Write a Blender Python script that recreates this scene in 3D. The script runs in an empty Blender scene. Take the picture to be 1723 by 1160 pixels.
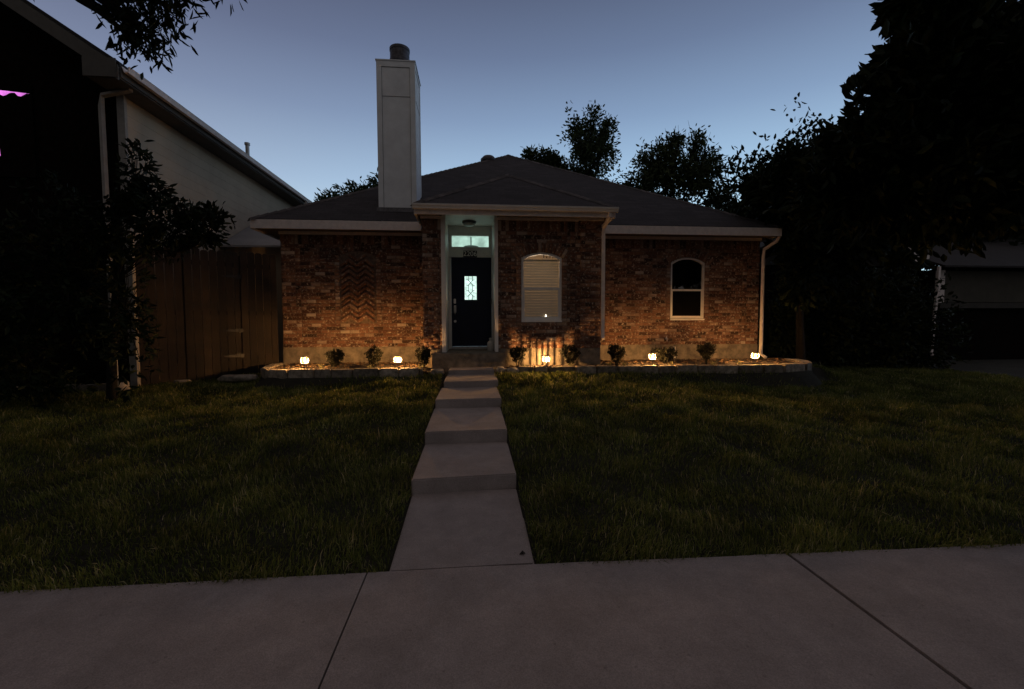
import bpy, bmesh, math, random
import numpy as np
from mathutils import Vector, Matrix
C = bpy.context.scene.collection
SC = bpy.context.scene
R = math.radians
rng = np.random.default_rng(7)
random.seed(7)

# ---------------------------------------------------------------- camera
cam_d = bpy.data.cameras.new('camera'); cam = bpy.data.objects.new('camera', cam_d); C.objects.link(cam)
cam_d.sensor_width = 36.0; cam_d.lens = 740/1723*36; cam_d.clip_start = 0.05; cam_d.clip_end = 1500
cam.rotation_mode = 'XYZ'
cam.location = (0, 0, 1.57)
cam.matrix_world = Matrix.Translation((0, 0, 1.57)) @ Matrix.Rotation(R(-5.1), 4, 'Z') @ Matrix.Rotation(R(90-3.1), 4, 'X') @ Matrix.Rotation(R(-0.15), 4, 'Z')
SC.camera = cam
# ---------------------------------------------------------------- world (clear sky after sunset)
SC.view_settings.view_transform = 'Standard'; SC.view_settings.look = 'None'
SC.view_settings.exposure = 0.18; SC.view_settings.gamma = 1.0
w = bpy.data.worlds.new('World'); SC.world = w; w.use_nodes = True
nt = w.node_tree; nt.nodes.clear()
wo = nt.nodes.new('ShaderNodeOutputWorld'); bg = nt.nodes.new('ShaderNodeBackground'); nt.links.new(bg.outputs[0], wo.inputs[0])
tc = nt.nodes.new('ShaderNodeTexCoord'); sp = nt.nodes.new('ShaderNodeSeparateXYZ'); nt.links.new(tc.outputs['Generated'], sp.inputs[0])
ramp = nt.nodes.new('ShaderNodeValToRGB'); nt.links.new(sp.outputs['Z'], ramp.inputs[0])
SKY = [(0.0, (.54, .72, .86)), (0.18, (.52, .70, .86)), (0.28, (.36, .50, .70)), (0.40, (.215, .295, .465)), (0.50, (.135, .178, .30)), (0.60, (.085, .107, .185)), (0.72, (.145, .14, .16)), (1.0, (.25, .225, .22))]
el = ramp.color_ramp.elements
el[0].position = 0; el[0].color = (*SKY[0][1], 1); el[1].position = 1; el[1].color = (*SKY[-1][1], 1)
for p_, c_ in SKY[1:-1]:
    e = el.new(p_); e.color = (*c_, 1)
# afterglow: brighter and cleaner blue towards the point where the sun went down
dt = nt.nodes.new('ShaderNodeVectorMath'); dt.operation = 'DOT_PRODUCT'; nt.links.new(tc.outputs['Generated'], dt.inputs[0])
dt.inputs[1].default_value = Vector((0.45, 0.89, 0.0)).normalized()
mr = nt.nodes.new('ShaderNodeMapRange'); nt.links.new(dt.outputs['Value'], mr.inputs[0])
mr.inputs[1].default_value = -1; mr.inputs[2].default_value = 1; mr.inputs[3].default_value = .12; mr.inputs[4].default_value = 1.05
mx = nt.nodes.new('ShaderNodeVectorMath'); mx.operation = 'SCALE'; nt.links.new(ramp.outputs[0], mx.inputs[0]); nt.links.new(mr.outputs[0], mx.inputs['Scale'])
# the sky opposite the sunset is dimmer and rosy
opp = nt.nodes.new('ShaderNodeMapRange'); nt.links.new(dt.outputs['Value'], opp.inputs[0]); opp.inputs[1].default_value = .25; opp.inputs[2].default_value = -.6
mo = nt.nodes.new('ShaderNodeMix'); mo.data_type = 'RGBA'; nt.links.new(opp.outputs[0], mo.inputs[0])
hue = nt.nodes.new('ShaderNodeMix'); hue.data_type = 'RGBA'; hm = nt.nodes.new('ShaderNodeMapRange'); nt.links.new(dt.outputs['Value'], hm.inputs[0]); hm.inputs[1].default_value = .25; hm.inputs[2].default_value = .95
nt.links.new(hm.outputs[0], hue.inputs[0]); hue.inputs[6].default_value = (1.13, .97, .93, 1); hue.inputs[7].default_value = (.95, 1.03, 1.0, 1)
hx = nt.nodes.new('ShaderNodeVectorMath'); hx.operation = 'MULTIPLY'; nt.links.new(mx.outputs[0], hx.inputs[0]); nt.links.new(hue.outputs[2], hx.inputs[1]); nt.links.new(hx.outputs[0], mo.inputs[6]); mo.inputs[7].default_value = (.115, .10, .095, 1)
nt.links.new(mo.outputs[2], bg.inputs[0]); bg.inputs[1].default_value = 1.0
sd = bpy.data.lights.new('sun', 'SUN'); sd.energy = .022; sd.angle = R(70); sd.color = (1, .86, .74)      # last soft twilight from the street side
sun = bpy.data.objects.new('sun', sd); C.objects.link(sun); sun.rotation_euler = (R(30), 0, R(-8))
SC.render.engine = 'CYCLES'
SC.cycles.use_denoising = True
SC.cycles.max_bounces = 6; SC.cycles.transparent_max_bounces = 16
SC.cycles.sample_clamp_indirect = 4

# ---------------------------------------------------------------- materials
def new_mat(name):
    m = bpy.data.materials.new(name); m.use_nodes = True
    n = m.node_tree; b = n.nodes['Principled BSDF']
    return m, n, b
def N(n, t, **kw):
    o = n.nodes.new(t)
    for k, v in kw.items(): setattr(o, k, v)
    return o
def mat(name, col, rough=.6, metal=0, var=.15, scale=6, bump=.0, bscale=60, col2=None, spec=.5, emit=None, estr=0, rnd=False):
    """principled colour broken up by noise, optional second colour, optional per-piece random value"""
    m, n, b = new_mat(name); L = n.links
    tcn = N(n, 'ShaderNodeTexCoord')
    no = N(n, 'ShaderNodeTexNoise'); no.inputs['Scale'].default_value = scale; no.inputs['Detail'].default_value = 6; no.inputs['Roughness'].default_value = .65
    L.new(tcn.outputs['Object'], no.inputs['Vector'])
    mixn = N(n, 'ShaderNodeMix', data_type='RGBA')
    c2 = col2 if col2 else tuple(c*(1-var*1.6) for c in col)
    c1 = col if col2 else tuple(min(1, c*(1+var)) for c in col)
    mixn.inputs[6].default_value = (*c2, 1); mixn.inputs[7].default_value = (*c1, 1)
    rp = N(n, 'ShaderNodeMapRange'); rp.inputs[1].default_value = .3; rp.inputs[2].default_value = .7
    L.new(no.outputs[0], rp.inputs[0]); L.new(rp.outputs[0], mixn.inputs[0])
    out = mixn.outputs[2]
    if rnd:
        at = N(n, 'ShaderNodeAttribute', attribute_name='rnd')
        mr2 = N(n, 'ShaderNodeMapRange'); mr2.inputs[3].default_value = .55; mr2.inputs[4].default_value = 1.5
        L.new(at.outputs['Fac'], mr2.inputs[0])
        vm = N(n, 'ShaderNodeVectorMath', operation='SCALE'); L.new(out, vm.inputs[0]); L.new(mr2.outputs[0], vm.inputs['Scale']); out = vm.outputs[0]
    L.new(out, b.inputs['Base Color'])
    b.inputs['Roughness'].default_value = rough; b.inputs['Metallic'].default_value = metal
    b.inputs['Specular IOR Level'].default_value = spec
    if emit: b.inputs['Emission Color'].default_value = (*emit, 1); b.inputs['Emission Strength'].default_value = estr
    if bump:
        nb = N(n, 'ShaderNodeTexNoise'); nb.inputs['Scale'].default_value = bscale; nb.inputs['Detail'].default_value = 5
        L.new(tcn.outputs['Object'], nb.inputs['Vector'])
        bp = N(n, 'ShaderNodeBump'); bp.inputs['Strength'].default_value = bump; bp.inputs['Distance'].default_value = .01
        L.new(nb.outputs[0], bp.inputs['Height']); L.new(bp.outputs[0], b.inputs['Normal'])
    return m
def ramp_mat(name, stops, rough=.85, nscale=25, namt=.25, bump=.4, bscale=80, smear=None, spec=.3, transl=0):
    """colour picked per piece by the 'rnd' attribute"""
    m, n, b = new_mat(name); L = n.links
    tcn = N(n, 'ShaderNodeTexCoord')
    at = N(n, 'ShaderNodeAttribute', attribute_name='rnd')
    cr = N(n, 'ShaderNodeValToRGB'); e = cr.color_ramp.elements
    e[0].position = stops[0][0]; e[0].color = (*stops[0][1], 1); e[1].position = stops[-1][0]; e[1].color = (*stops[-1][1], 1)
    for p, c in stops[1:-1]:
        q = e.new(p); q.color = (*c, 1)
    L.new(at.outputs['Fac'], cr.inputs[0]); out = cr.outputs[0]
    no = N(n, 'ShaderNodeTexNoise'); no.inputs['Scale'].default_value = nscale; no.inputs['Detail'].default_value = 6
    L.new(tcn.outputs['Object'], no.inputs['Vector'])
    if smear:
        rp = N(n, 'ShaderNodeMapRange'); rp.inputs[1].default_value = smear[1]; rp.inputs[2].default_value = smear[2]; rp.inputs[4].default_value = smear[3]
        L.new(no.outputs[0], rp.inputs[0])
        mixn = N(n, 'ShaderNodeMix', data_type='RGBA'); L.new(rp.outputs[0], mixn.inputs[0]); L.new(out, mixn.inputs[6]); mixn.inputs[7].default_value = (*smear[0], 1); out = mixn.outputs[2]
    n2 = N(n, 'ShaderNodeTexNoise'); n2.inputs['Scale'].default_value = 2.2; L.new(tcn.outputs['Object'], n2.inputs['Vector']); n2.inputs['Detail'].default_value = 4
    mr2 = N(n, 'ShaderNodeMapRange'); mr2.inputs[1].default_value = .25; mr2.inputs[2].default_value = .75; mr2.inputs[3].default_value = 1-namt; mr2.inputs[4].default_value = 1+namt
    L.new(n2.outputs[0], mr2.inputs[0])
    vm = N(n, 'ShaderNodeVectorMath', operation='SCALE'); L.new(out, vm.inputs[0]); L.new(mr2.outputs[0], vm.inputs['Scale']); L.new(vm.outputs[0], b.inputs['Base Color'])
    b.inputs['Roughness'].default_value = rough; b.inputs['Specular IOR Level'].default_value = spec
    if bump:
        nb = N(n, 'ShaderNodeTexNoise'); nb.inputs['Scale'].default_value = bscale; nb.inputs['Detail'].default_value = 5; L.new(tcn.outputs['Object'], nb.inputs['Vector'])
        bp = N(n, 'ShaderNodeBump'); bp.inputs['Strength'].default_value = bump; bp.inputs['Distance'].default_value = .008
        L.new(nb.outputs[0], bp.inputs['Height']); L.new(bp.outputs[0], b.inputs['Normal'])
    if transl:
        tr = N(n, 'ShaderNodeBsdfTranslucent'); L.new(vm.outputs[0], tr.inputs[0])
        ms = N(n, 'ShaderNodeMixShader'); ms.inputs[0].default_value = transl
        L.new(b.outputs[0], ms.inputs[1]); L.new(tr.outputs[0], ms.inputs[2]); L.new(ms.outputs[0], n.nodes['Material Output'].inputs[0])
    return m
def emis(name, col, s, noise=0):
    m, n, b = new_mat(name); n.nodes.remove(b); e = N(n, 'ShaderNodeEmission'); e.inputs[0].default_value = (*col, 1); e.inputs[1].default_value = s
    if noise:
        t = N(n, 'ShaderNodeTexCoord'); no = N(n, 'ShaderNodeTexNoise'); no.inputs['Scale'].default_value = noise; n.links.new(t.outputs['Object'], no.inputs['Vector'])
        r_ = N(n, 'ShaderNodeMapRange'); r_.inputs[1].default_value = .3; r_.inputs[2].default_value = .7; r_.inputs[3].default_value = s*.6; r_.inputs[4].default_value = s*1.2
        n.links.new(no.outputs[0], r_.inputs[0]); n.links.new(r_.outputs[0], e.inputs[1])
    n.links.new(e.outputs[0], n.nodes['Material Output'].inputs[0]); return m
def glass(name, fac, tint=(.9, .95, .95)):
    m, n, b = new_mat(name); n.nodes.remove(b)
    g = N(n, 'ShaderNodeBsdfGlossy'); g.inputs['Roughness'].default_value = .015
    t = N(n, 'ShaderNodeBsdfTransparent'); t.inputs[0].default_value = (*tint, 1)
    lw = N(n, 'ShaderNodeFresnel'); lw.inputs[0].default_value = 1.5
    ad = N(n, 'ShaderNodeMath', operation='ADD'); ad.inputs[1].default_value = fac; n.links.new(lw.outputs[0], ad.inputs[0])
    nn = N(n, 'ShaderNodeTexNoise'); nn.inputs['Scale'].default_value = 3; bp = N(n, 'ShaderNodeBump'); bp.inputs['Strength'].default_value = .03; n.links.new(nn.outputs[0], bp.inputs['Height']); n.links.new(bp.outputs[0], g.inputs['Normal'])
    ms = N(n, 'ShaderNodeMixShader'); n.links.new(ad.outputs[0], ms.inputs[0]); n.links.new(t.outputs[0], ms.inputs[1]); n.links.new(g.outputs[0], ms.inputs[2])
    n.links.new(ms.outputs[0], n.nodes['Material Output'].inputs[0]); return m

M = {}
M['brick'] = ramp_mat('brick', [(0, (.045, .024, .016)), (.2, (.095, .043, .027)), (.45, (.155, .070, .042)), (.65, (.20, .10, .060)), (.86, (.22, .12, .078)), (.96, (.29, .20, .15)), (1, (.42, .34, .28))],
                      nscale=22, smear=((.46, .39, .32), .54, .68, .8), namt=.3, bump=.9, bscale=45)
M['mortar'] = mat('mortar', (.17, .12, .09), .95, var=.4, scale=14, bump=.8, bscale=120)
M['foundation'] = mat('foundation_concrete', (.20, .17, .135), .9, var=.4, scale=5, bump=.4, bscale=90)
M['shingle'] = None
M['trim'] = mat('painted_trim', (.78, .70, .66), .55, var=.1, scale=9, bump=.05)
M['white'] = mat('white_paint', (.80, .77, .73), .5, var=.06, scale=7, bump=.04)
M['chimney'] = mat('chimney_siding', (.74, .78, .80), .7, var=.07, scale=3.5, bump=.25, bscale=70)
M['groove'] = mat('siding_groove', (.10, .10, .10), .8)
M['metal_dark'] = mat('dark_galvanised_metal', (.09, .09, .10), .5, .7, var=.35, scale=12)
M['metal_grey'] = mat('grey_metal', (.42, .42, .41), .42, .6, var=.15, scale=12)
M['nickel'] = mat('brushed_nickel', (.62, .60, .57), .33, .9, var=.1)
M['door'] = mat('navy_door_paint', (.008, .013, .036), .5, spec=.25, var=.2, scale=4, bump=.05)
M['black'] = mat('black_plastic', (.012, .012, .014), .45)
M['glow_door'] = emis('lit_door_glass', (.72, 1.0, .90), 1.05, 14)
M['glow_transom'] = emis('lit_transom_glass', (.60, .92, .78), .72, 5)
M['lead'] = mat('lead_came', (.05, .09, .08), .5, .5)
M['glass'] = glass('window_glass', .05)
M['glass_dark'] = glass('reflective_window_glass', .16)
M['blind'] = ramp_mat('blind_slat', [(0, (.50, .46, .38)), (1, (.50, .46, .38))], .6, bump=0, namt=.05, transl=.28)
M['room'] = mat('room_wall', (.60, .50, .38), .9)
M['room_dark'] = mat('dark_room', (.02, .02, .02), .9)
M['bulb'] = emis('lamp_bulb', (1, .54, .20), 16000)
M['soft_bulb'] = emis('soft_lamp_bulb', (1, .52, .18), 8200); M['lampglass'] = None
M['screen'] = mat('insect_screen', (.006, .006, .007), 1, spec=.02)
M['candle'] = emis('small_window_light', (1, .85, .65), 6)
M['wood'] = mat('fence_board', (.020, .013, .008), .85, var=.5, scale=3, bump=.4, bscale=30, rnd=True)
M['siding'] = mat('beige_siding', (.47, .38, .27), .8, var=.08, scale=2, bump=.1)
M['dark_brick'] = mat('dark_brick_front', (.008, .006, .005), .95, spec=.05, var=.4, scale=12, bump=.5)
M['lean'] = mat('lean_to_metal', (.36, .36, .37), .5, .2, var=.12, scale=2)
M['purple'] = emis('purple_lit_window', (.85, .22, .85), .95, 9)
M['stone'] = mat('edging_stone', (.27, .235, .19), .9, var=.45, scale=10, bump=.8, bscale=40, rnd=True)
M['soil'] = mat('bed_soil', (.045, .03, .02), 1, var=.5, scale=30, bump=1, bscale=60)
M['mulch'] = mat('mulch_chip', (.11, .065, .035), .9, var=.5, scale=20, rnd=True)
M['bark'] = mat('bark', (.008, .007, .006), .95, var=.4, scale=14, bump=.9, bscale=30)
M['leaf_dark'] = ramp_mat('evergreen_leaf', [(0, (.006, .010, .005)), (.6, (.013, .022, .009)), (1, (.028, .042, .017))], .6, bump=0, transl=.12, spec=.12)
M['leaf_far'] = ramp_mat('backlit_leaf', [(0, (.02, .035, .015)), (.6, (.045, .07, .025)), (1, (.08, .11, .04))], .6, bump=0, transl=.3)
M['leaf_shrub'] = ramp_mat('shrub_leaf', [(0, (.008, .008, .005)), (.6, (.016, .017, .009)), (1, (.035, .034, .018))], .6, bump=0, transl=.2)
M['grass'] = ramp_mat('grass_blade', [(0, (.036, .050, .011)), (.45, (.105, .132, .026)), (.8, (.22, .235, .058)), (.90, (.30, .27, .12)), (1, (.52, .45, .26))], .75, bump=0, transl=.42, namt=.45, spec=.2)
M['ceramic'] = mat('pale_ceramic', (.55, .53, .49), .4)
M['asphalt'] = mat('asphalt', (.05, .05, .05), .9, var=.3, scale=40, bump=.6)

def shingle_mat():
    m, n, b = new_mat('roof_shingles'); L = n.links
    t = N(n, 'ShaderNodeTexCoord')
    br = N(n, 'ShaderNodeTexBrick'); br.inputs['Scale'].default_value = 1
    br.inputs['Brick Width'].default_value = .3; br.inputs['Row Height'].default_value = .14; br.inputs['Mortar Size'].default_value = .008
    br.inputs['Color1'].default_value = (.034, .029, .033, 1); br.inputs['Color2'].default_value = (.017, .0145, .017, 1); br.inputs['Mortar'].default_value = (.012, .012, .012, 1)
    L.new(t.outputs['UV'], br.inputs['Vector'])
    no = N(n, 'ShaderNodeTexNoise'); no.inputs['Scale'].default_value = 1.3; no.inputs['Detail'].default_value = 8; L.new(t.outputs['Object'], no.inputs['Vector'])
    r_ = N(n, 'ShaderNodeMapRange'); r_.inputs[1].default_value = .3; r_.inputs[2].default_value = .7; r_.inputs[3].default_value = .7; r_.inputs[4].default_value = 1.25; L.new(no.outputs[0], r_.inputs[0])
    vm = N(n, 'ShaderNodeVectorMath', operation='SCALE'); L.new(br.outputs[0], vm.inputs[0]); L.new(r_.outputs[0], vm.inputs['Scale']); L.new(vm.outputs[0], b.inputs['Base Color'])
    b.inputs['Roughness'].default_value = .9
    bp = N(n, 'ShaderNodeBump'); bp.inputs['Strength'].default_value = .6; bp.inputs['Distance'].default_value = .01; L.new(br.outputs[1], bp.inputs['Height']); bp.invert = True
    L.new(bp.outputs[0], b.inputs['Normal']); return m
M['shingle'] = shingle_mat()
def concrete_mat(name, base, warm):
    m, n, b = new_mat(name); L = n.links
    t = N(n, 'ShaderNodeTexCoord')
    a = N(n, 'ShaderNodeTexNoise'); a.inputs['Scale'].default_value = 1.1; a.inputs['Detail'].default_value = 9; a.inputs['Roughness'].default_value = .7; L.new(t.outputs['Object'], a.inputs['Vector'])
    c = N(n, 'ShaderNodeTexNoise'); c.inputs['Scale'].default_value = 160; c.inputs['Detail'].default_value = 3; L.new(t.outputs['Object'], c.inputs['Vector'])
    m1 = N(n, 'ShaderNodeMix', data_type='RGBA'); m1.inputs[6].default_value = (*base, 1); m1.inputs[7].default_value = (*warm, 1)
    r1 = N(n, 'ShaderNodeMapRange'); r1.inputs[1].default_value = .35; r1.inputs[2].default_value = .65; L.new(a.outputs[0], r1.inputs[0]); L.new(r1.outputs[0], m1.inputs[0])
    r2 = N(n, 'ShaderNodeMapRange'); r2.inputs[1].default_value = .3; r2.inputs[2].default_value = .7; r2.inputs[3].default_value = .78; r2.inputs[4].default_value = 1.18; L.new(c.outputs[0], r2.inputs[0])
    vm = N(n, 'ShaderNodeVectorMath', operation='SCALE'); L.new(m1.outputs[2], vm.inputs[0]); L.new(r2.outputs[0], vm.inputs['Scale']); d = N(n, 'ShaderNodeTexNoise'); d.inputs['Scale'].default_value = 3.4; d.inputs['Detail'].default_value = 12; d.inputs['Roughness'].default_value = .75; L.new(t.outputs['Object'], d.inputs['Vector'])
    r3 = N(n, 'ShaderNodeMapRange'); r3.inputs[1].default_value = .42; r3.inputs[2].default_value = .62; r3.inputs[3].default_value = .84; r3.inputs[4].default_value = 1.04; L.new(d.outputs[0], r3.inputs[0])
    vo = N(n, 'ShaderNodeTexVoronoi'); vo.inputs['Scale'].default_value = 9; L.new(t.outputs['Object'], vo.inputs['Vector'])
    r4 = N(n, 'ShaderNodeMapRange'); r4.inputs[1].default_value = .05; r4.inputs[2].default_value = .09; r4.inputs[3].default_value = .75; r4.inputs[4].default_value = 1; L.new(vo.outputs['Distance'], r4.inputs[0])
    mu = N(n, 'ShaderNodeMath', operation='MULTIPLY'); L.new(r3.outputs[0], mu.inputs[0]); L.new(r4.outputs[0], mu.inputs[1])
    vm2 = N(n, 'ShaderNodeVectorMath', operation='SCALE'); L.new(vm.outputs[0], vm2.inputs[0]); L.new(mu.outputs[0], vm2.inputs['Scale'])
    L.new(vm2.outputs[0], b.inputs['Base Color'])
    b.inputs['Roughness'].default_value = .9
    bp = N(n, 'ShaderNodeBump'); bp.inputs['Strength'].default_value = .35; bp.inputs['Distance'].default_value = .003; L.new(c.outputs[0], bp.inputs['Height']); L.new(bp.outputs[0], b.inputs['Normal']); return m
M['concrete'] = concrete_mat('walk_concrete', (.30, .262, .252), (.37, .32, .308))
M['ground'] = mat('turf_soil', (.020, .019, .009), 1, var=.5, scale=4, bump=1, bscale=50)
def lampglass():
    m, n, b = new_mat('lamp_glass'); n.nodes.remove(b)
    t = N(n, 'ShaderNodeBsdfTransparent'); t.inputs[0].default_value = (1, .93, .8, 1)
    e = N(n, 'ShaderNodeEmission'); e.inputs[0].default_value = (1, .42, .07, 1); e.inputs[1].default_value = 1.5
    ms = N(n, 'ShaderNodeAddShader'); n.links.new(t.outputs[0], ms.inputs[0]); n.links.new(e.outputs[0], ms.inputs[1])
    n.links.new(ms.outputs[0], n.nodes['Material Output'].inputs[0]); return m
M['lampglass'] = lampglass()

# ---------------------------------------------------------------- helpers
def link(name, me, m, parent=None):
    o = bpy.data.objects.new(name, me); C.objects.link(o)
    if m is not None: me.materials.append(m)
    if parent is not None: o.parent = parent
    return o
def tag(o, label=None, cat=None, group=None, kind=None):
    if label: o['label'] = label
    if cat: o['category'] = cat
    if group: o['group'] = group
    if kind: o['kind'] = kind
    return o
def thing(name, label, cat, loc=(0, 0, 0), rz=0, group=None):
    o = bpy.data.objects.new(name, None); C.objects.link(o); o.location = loc; o.rotation_euler = (0, 0, rz); o.empty_display_size = .2
    return tag(o, label, cat, group)
def np_mesh(name, V, F, m, parent=None, rnd=None, smooth=False):
    """V (n,3), F (k,s) with s 3 or 4"""
    me = bpy.data.meshes.new(name); V = np.ascontiguousarray(V, np.float32); F = np.ascontiguousarray(F, np.int32)
    me.vertices.add(len(V)); me.vertices.foreach_set('co', V.ravel())
    k, s = F.shape
    me.loops.add(k*s); me.loops.foreach_set('vertex_index', F.ravel())
    me.polygons.add(k); me.polygons.foreach_set('loop_start', np.arange(0, k*s, s, dtype=np.int32))
    if smooth: me.polygons.foreach_set('use_smooth', np.ones(k, bool))
    if rnd is not None:
        a = me.attributes.new('rnd', 'FLOAT', 'POINT'); a.data.foreach_set('value', np.ascontiguousarray(rnd, np.float32))
    me.update(calc_edges=True); me.validate()
    return link(name, me, m, parent)
class MB:
    """collects shapes; build() links them as one mesh object"""
    def __init__(s): s.v = []; s.f = []; s.r = []
    def add(s, V, F, r=.5):
        b = len(s.v); s.v += [tuple(p) for p in V]; s.f += [tuple(i+b for i in f) for f in F]; s.r += [r]*len(V); return s
    def box(s, x0, x1, y0, y1, z0, z1, r=.5, rot=0, jit=0):
        V = [(x, y, z) for x in (x0, x1) for y in (y0, y1) for z in (z0, z1)]
        if jit: V = [tuple(c+random.uniform(-jit, jit) for c in p) for p in V]
        if rot:
            cx, cy = (x0+x1)/2, (y0+y1)/2; ca, sa = math.cos(rot), math.sin(rot)
            V = [(cx+(x-cx)*ca-(y-cy)*sa, cy+(x-cx)*sa+(y-cy)*ca, z) for x, y, z in V]
        return s.add(V, [(0, 1, 3, 2), (4, 6, 7, 5), (0, 4, 5, 1), (2, 3, 7, 6), (0, 2, 6, 4), (1, 5, 7, 3)], r)
    def tube(s, pts, rad, seg=10, cap=True, r=.5, sq=False):
        pts = [Vector(p) for p in pts]; n = len(pts); rad = rad if hasattr(rad, '__len__') else [rad]*n
        V = []; prev = None
        for i, p in enumerate(pts):
            d = (pts[min(i+1, n-1)]-pts[max(i-1, 0)]).normalized()
            if prev is None:
                a = Vector((0, 0, 1)) if abs(d.z) < .9 else Vector((1, 0, 0)); u = d.cross(a).normalized()
            else:
                u = (prev-d*prev.dot(d)).normalized()
            prev = u; v = d.cross(u)
            for k in range(seg):
                t = 2*math.pi*(k+(.5 if sq else 0))/seg; V.append(p+(u*math.cos(t)+v*math.sin(t))*rad[i])
        F = [(i*seg+k, i*seg+(k+1) % seg, (i+1)*seg+(k+1) % seg, (i+1)*seg+k) for i in range(n-1) for k in range(seg)]
        if cap: F += [tuple(reversed(range(seg))), tuple((n-1)*seg+k for k in range(seg))]
        return s.add(V, F, r)
    def lathe(s, c, prof, seg=20, r=.5):
        """prof = [(radius, z)...]"""
        V = [(c[0]+p*math.cos(2*math.pi*k/seg), c[1]+p*math.sin(2*math.pi*k/seg), c[2]+z) for p, z in prof for k in range(seg)]
        n = len(prof); F = [(i*seg+k, i*seg+(k+1) % seg, (i+1)*seg+(k+1) % seg, (i+1)*seg+k) for i in range(n-1) for k in range(seg)]
        F += [tuple(reversed(range(seg))), tuple((n-1)*seg+k for k in range(seg))]
        return s.add(V, F, r)
    def prism(s, poly, y0, y1, r=.5):
        """poly in XZ extruded along Y"""
        n = len(poly); V = [(x, y0, z) for x, z in poly]+[(x, y1, z) for x, z in poly]
        F = [tuple(range(n)), tuple(reversed(range(n, 2*n)))]+[(i, i+n, (i+1) % n+n, (i+1) % n) for i in range(n)]
        return s.add(V, F, r)
    def build(s, name, m, parent=None, bevel=0, smooth=False, seg=2):
        me = bpy.data.meshes.new(name); me.from_pydata(s.v, [], s.f); me.update()
        a = me.attributes.new('rnd', 'FLOAT', 'POINT'); a.data.foreach_set('value', np.array(s.r, np.float32))
        bm = bmesh.new(); bm.from_mesh(me); bmesh.ops.recalc_face_normals(bm, faces=bm.faces)
        if bevel: bmesh.ops.bevel(bm, geom=bm.edges[:]+bm.verts[:], offset=bevel, segments=seg, affect='EDGES', clamp_overlap=True)
        bm.to_mesh(me); bm.free()
        if smooth:
            for p in me.polygons: p.use_smooth = True
        return link(name, me, m, parent)

# ---------------------------------------------------------------- terrain
PY = [-80, -3.0, -2.9, .4, .5, 2.78, 3.87, 4.95, 6.19, 7.4, 8.2, 9.5, 14, 120]
PZ = [-.22, -.22, -.06, -.05, -.05, -.03, .05, .185, .34, .44, .55, .58, .55, .5]
def zt(x, y):
    x = np.asarray(x, float); y = np.asarray(y, float)
    b = np.interp(y, PY, PZ)
    g = np.interp(x, [-30, -9, -6, -3.8, -1.5, 0, 1.8, 3.7, 5.5, 7, 12, 30], [.30, .26, .2, .16, .02, 0, 0, .09, .22, .3, .36, .4])
    k = np.clip((y-2.78)/5.4, 0, 1)
    lump = .014*np.sin(x*3.1+y*1.7)*np.sin(y*2.3-x*.8)+.010*np.sin(x*7.7-y*3.9)*np.sin(y*6.1+x*1.3)
    lump = lump*np.clip((y-2.78)*3, 0, 1)*np.clip((np.abs(x+.08)-.45)*4, 0, 1)
    be = np.interp(x, [-4.1, -3.9, -3.4, -2, -.75, .62, 2.6, 4.5, 5.6, 6.4, 6.95, 7.28], [9.0, 8.55, 8.36, 8.30, 8.32, 8.36, 8.30, 8.28, 8.22, 8.22, 8.45, 8.95])
    inx = np.clip((x+4.6)/.5, 0, 1)*np.clip((8.1-x)/.5, 0, 1)
    z = b-g*k+lump
    return z+np.clip((.53-z), 0, 1)*np.clip((y-be+.42)/.36, 0, 1)**2*inx
gx = np.concatenate([[-400, -120, -60, -30, -20], np.arange(-14, -.8, .2), [-.7, -.6, -.545, -.52, -.2, 0, .2, .36, .385, .45, .55], np.arange(.7, 16, .2), [20, 30, 60, 120, 400]])
gy = np.concatenate([[-400, -60, -20, -6, -3.0, -2.9, -2, .4, .5, 1.2, 2.0, 2.70, 2.78], np.arange(2.9, 9.6, .15), [10, 11, 12, 14, 18, 25, 40, 80, 400, 900]])
GX, GY = np.meshgrid(gx, gy); GZ = zt(GX, GY)
drop = (GX > -.53) & (GX < .37) & (GY > 2.0) & (GY < 8.8); GZ = np.where(drop, GZ-.35, GZ)
side = (GY < 2.75); GZ = np.where(side, GZ-.10, GZ)
nx, ny = len(gx), len(gy); idx = np.arange(nx*ny).reshape(ny, nx)
F = np.stack([idx[:-1, :-1], idx[:-1, 1:], idx[1:, 1:], idx[1:, :-1]], -1).reshape(-1, 4)
tag(np_mesh('ground', np.stack([GX, GY, GZ], -1).reshape(-1, 3), F, M['ground'], smooth=True), kind='structure')
# sidewalk slabs (joints at X = -0.67 and 2.11)
mb = MB(); js = [-14.5, -11.7, -8.95, -6.2, -3.44, -.67, 2.11, 4.87, 7.6, 10.4, 13.2, 16]
for a, b in zip(js[:-1], js[1:]):
    zt_ = random.uniform(-.004, .002); x0, x1 = a+.005, b-(.02 if abs(b-2.11) < .01 else .005); ye = lambda q: 2.745-.02*max(0, q-.4)
    n_ = 14; xs_ = [x0+(x1-x0)*k/n_ for k in range(n_+1)]; V = []
    for k, q in enumerate(xs_):
        e_ = ye(q)+(random.uniform(-.006, .003) if 0 < k < n_ else 0); V += [(q, .9, -.2), (q, .9, zt_), (q, e_, zt_), (q, e_, -.2)]
    mb.add(V, [(4*k+i, 4*k+(i+1) % 4, 4*k+4+(i+1) % 4, 4*k+4+i) for k in range(n_) for i in range(4)]+[(3, 2, 1, 0), (4*n_, 4*n_+1, 4*n_+2, 4*n_+3)])
tag(mb.build('sidewalk', M['concrete']), kind='structure')
mb = MB(); mb.box(-60, 60, -60, -3.3, -.2, -.11); tag(mb.build('road', M['asphalt']), kind='structure')
mb = MB(); mb.box(-60, 60, -3.28, -3.1, -.2, .03); tag(mb.build('kerb', M['concrete'], bevel=.02), kind='structure')
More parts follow.
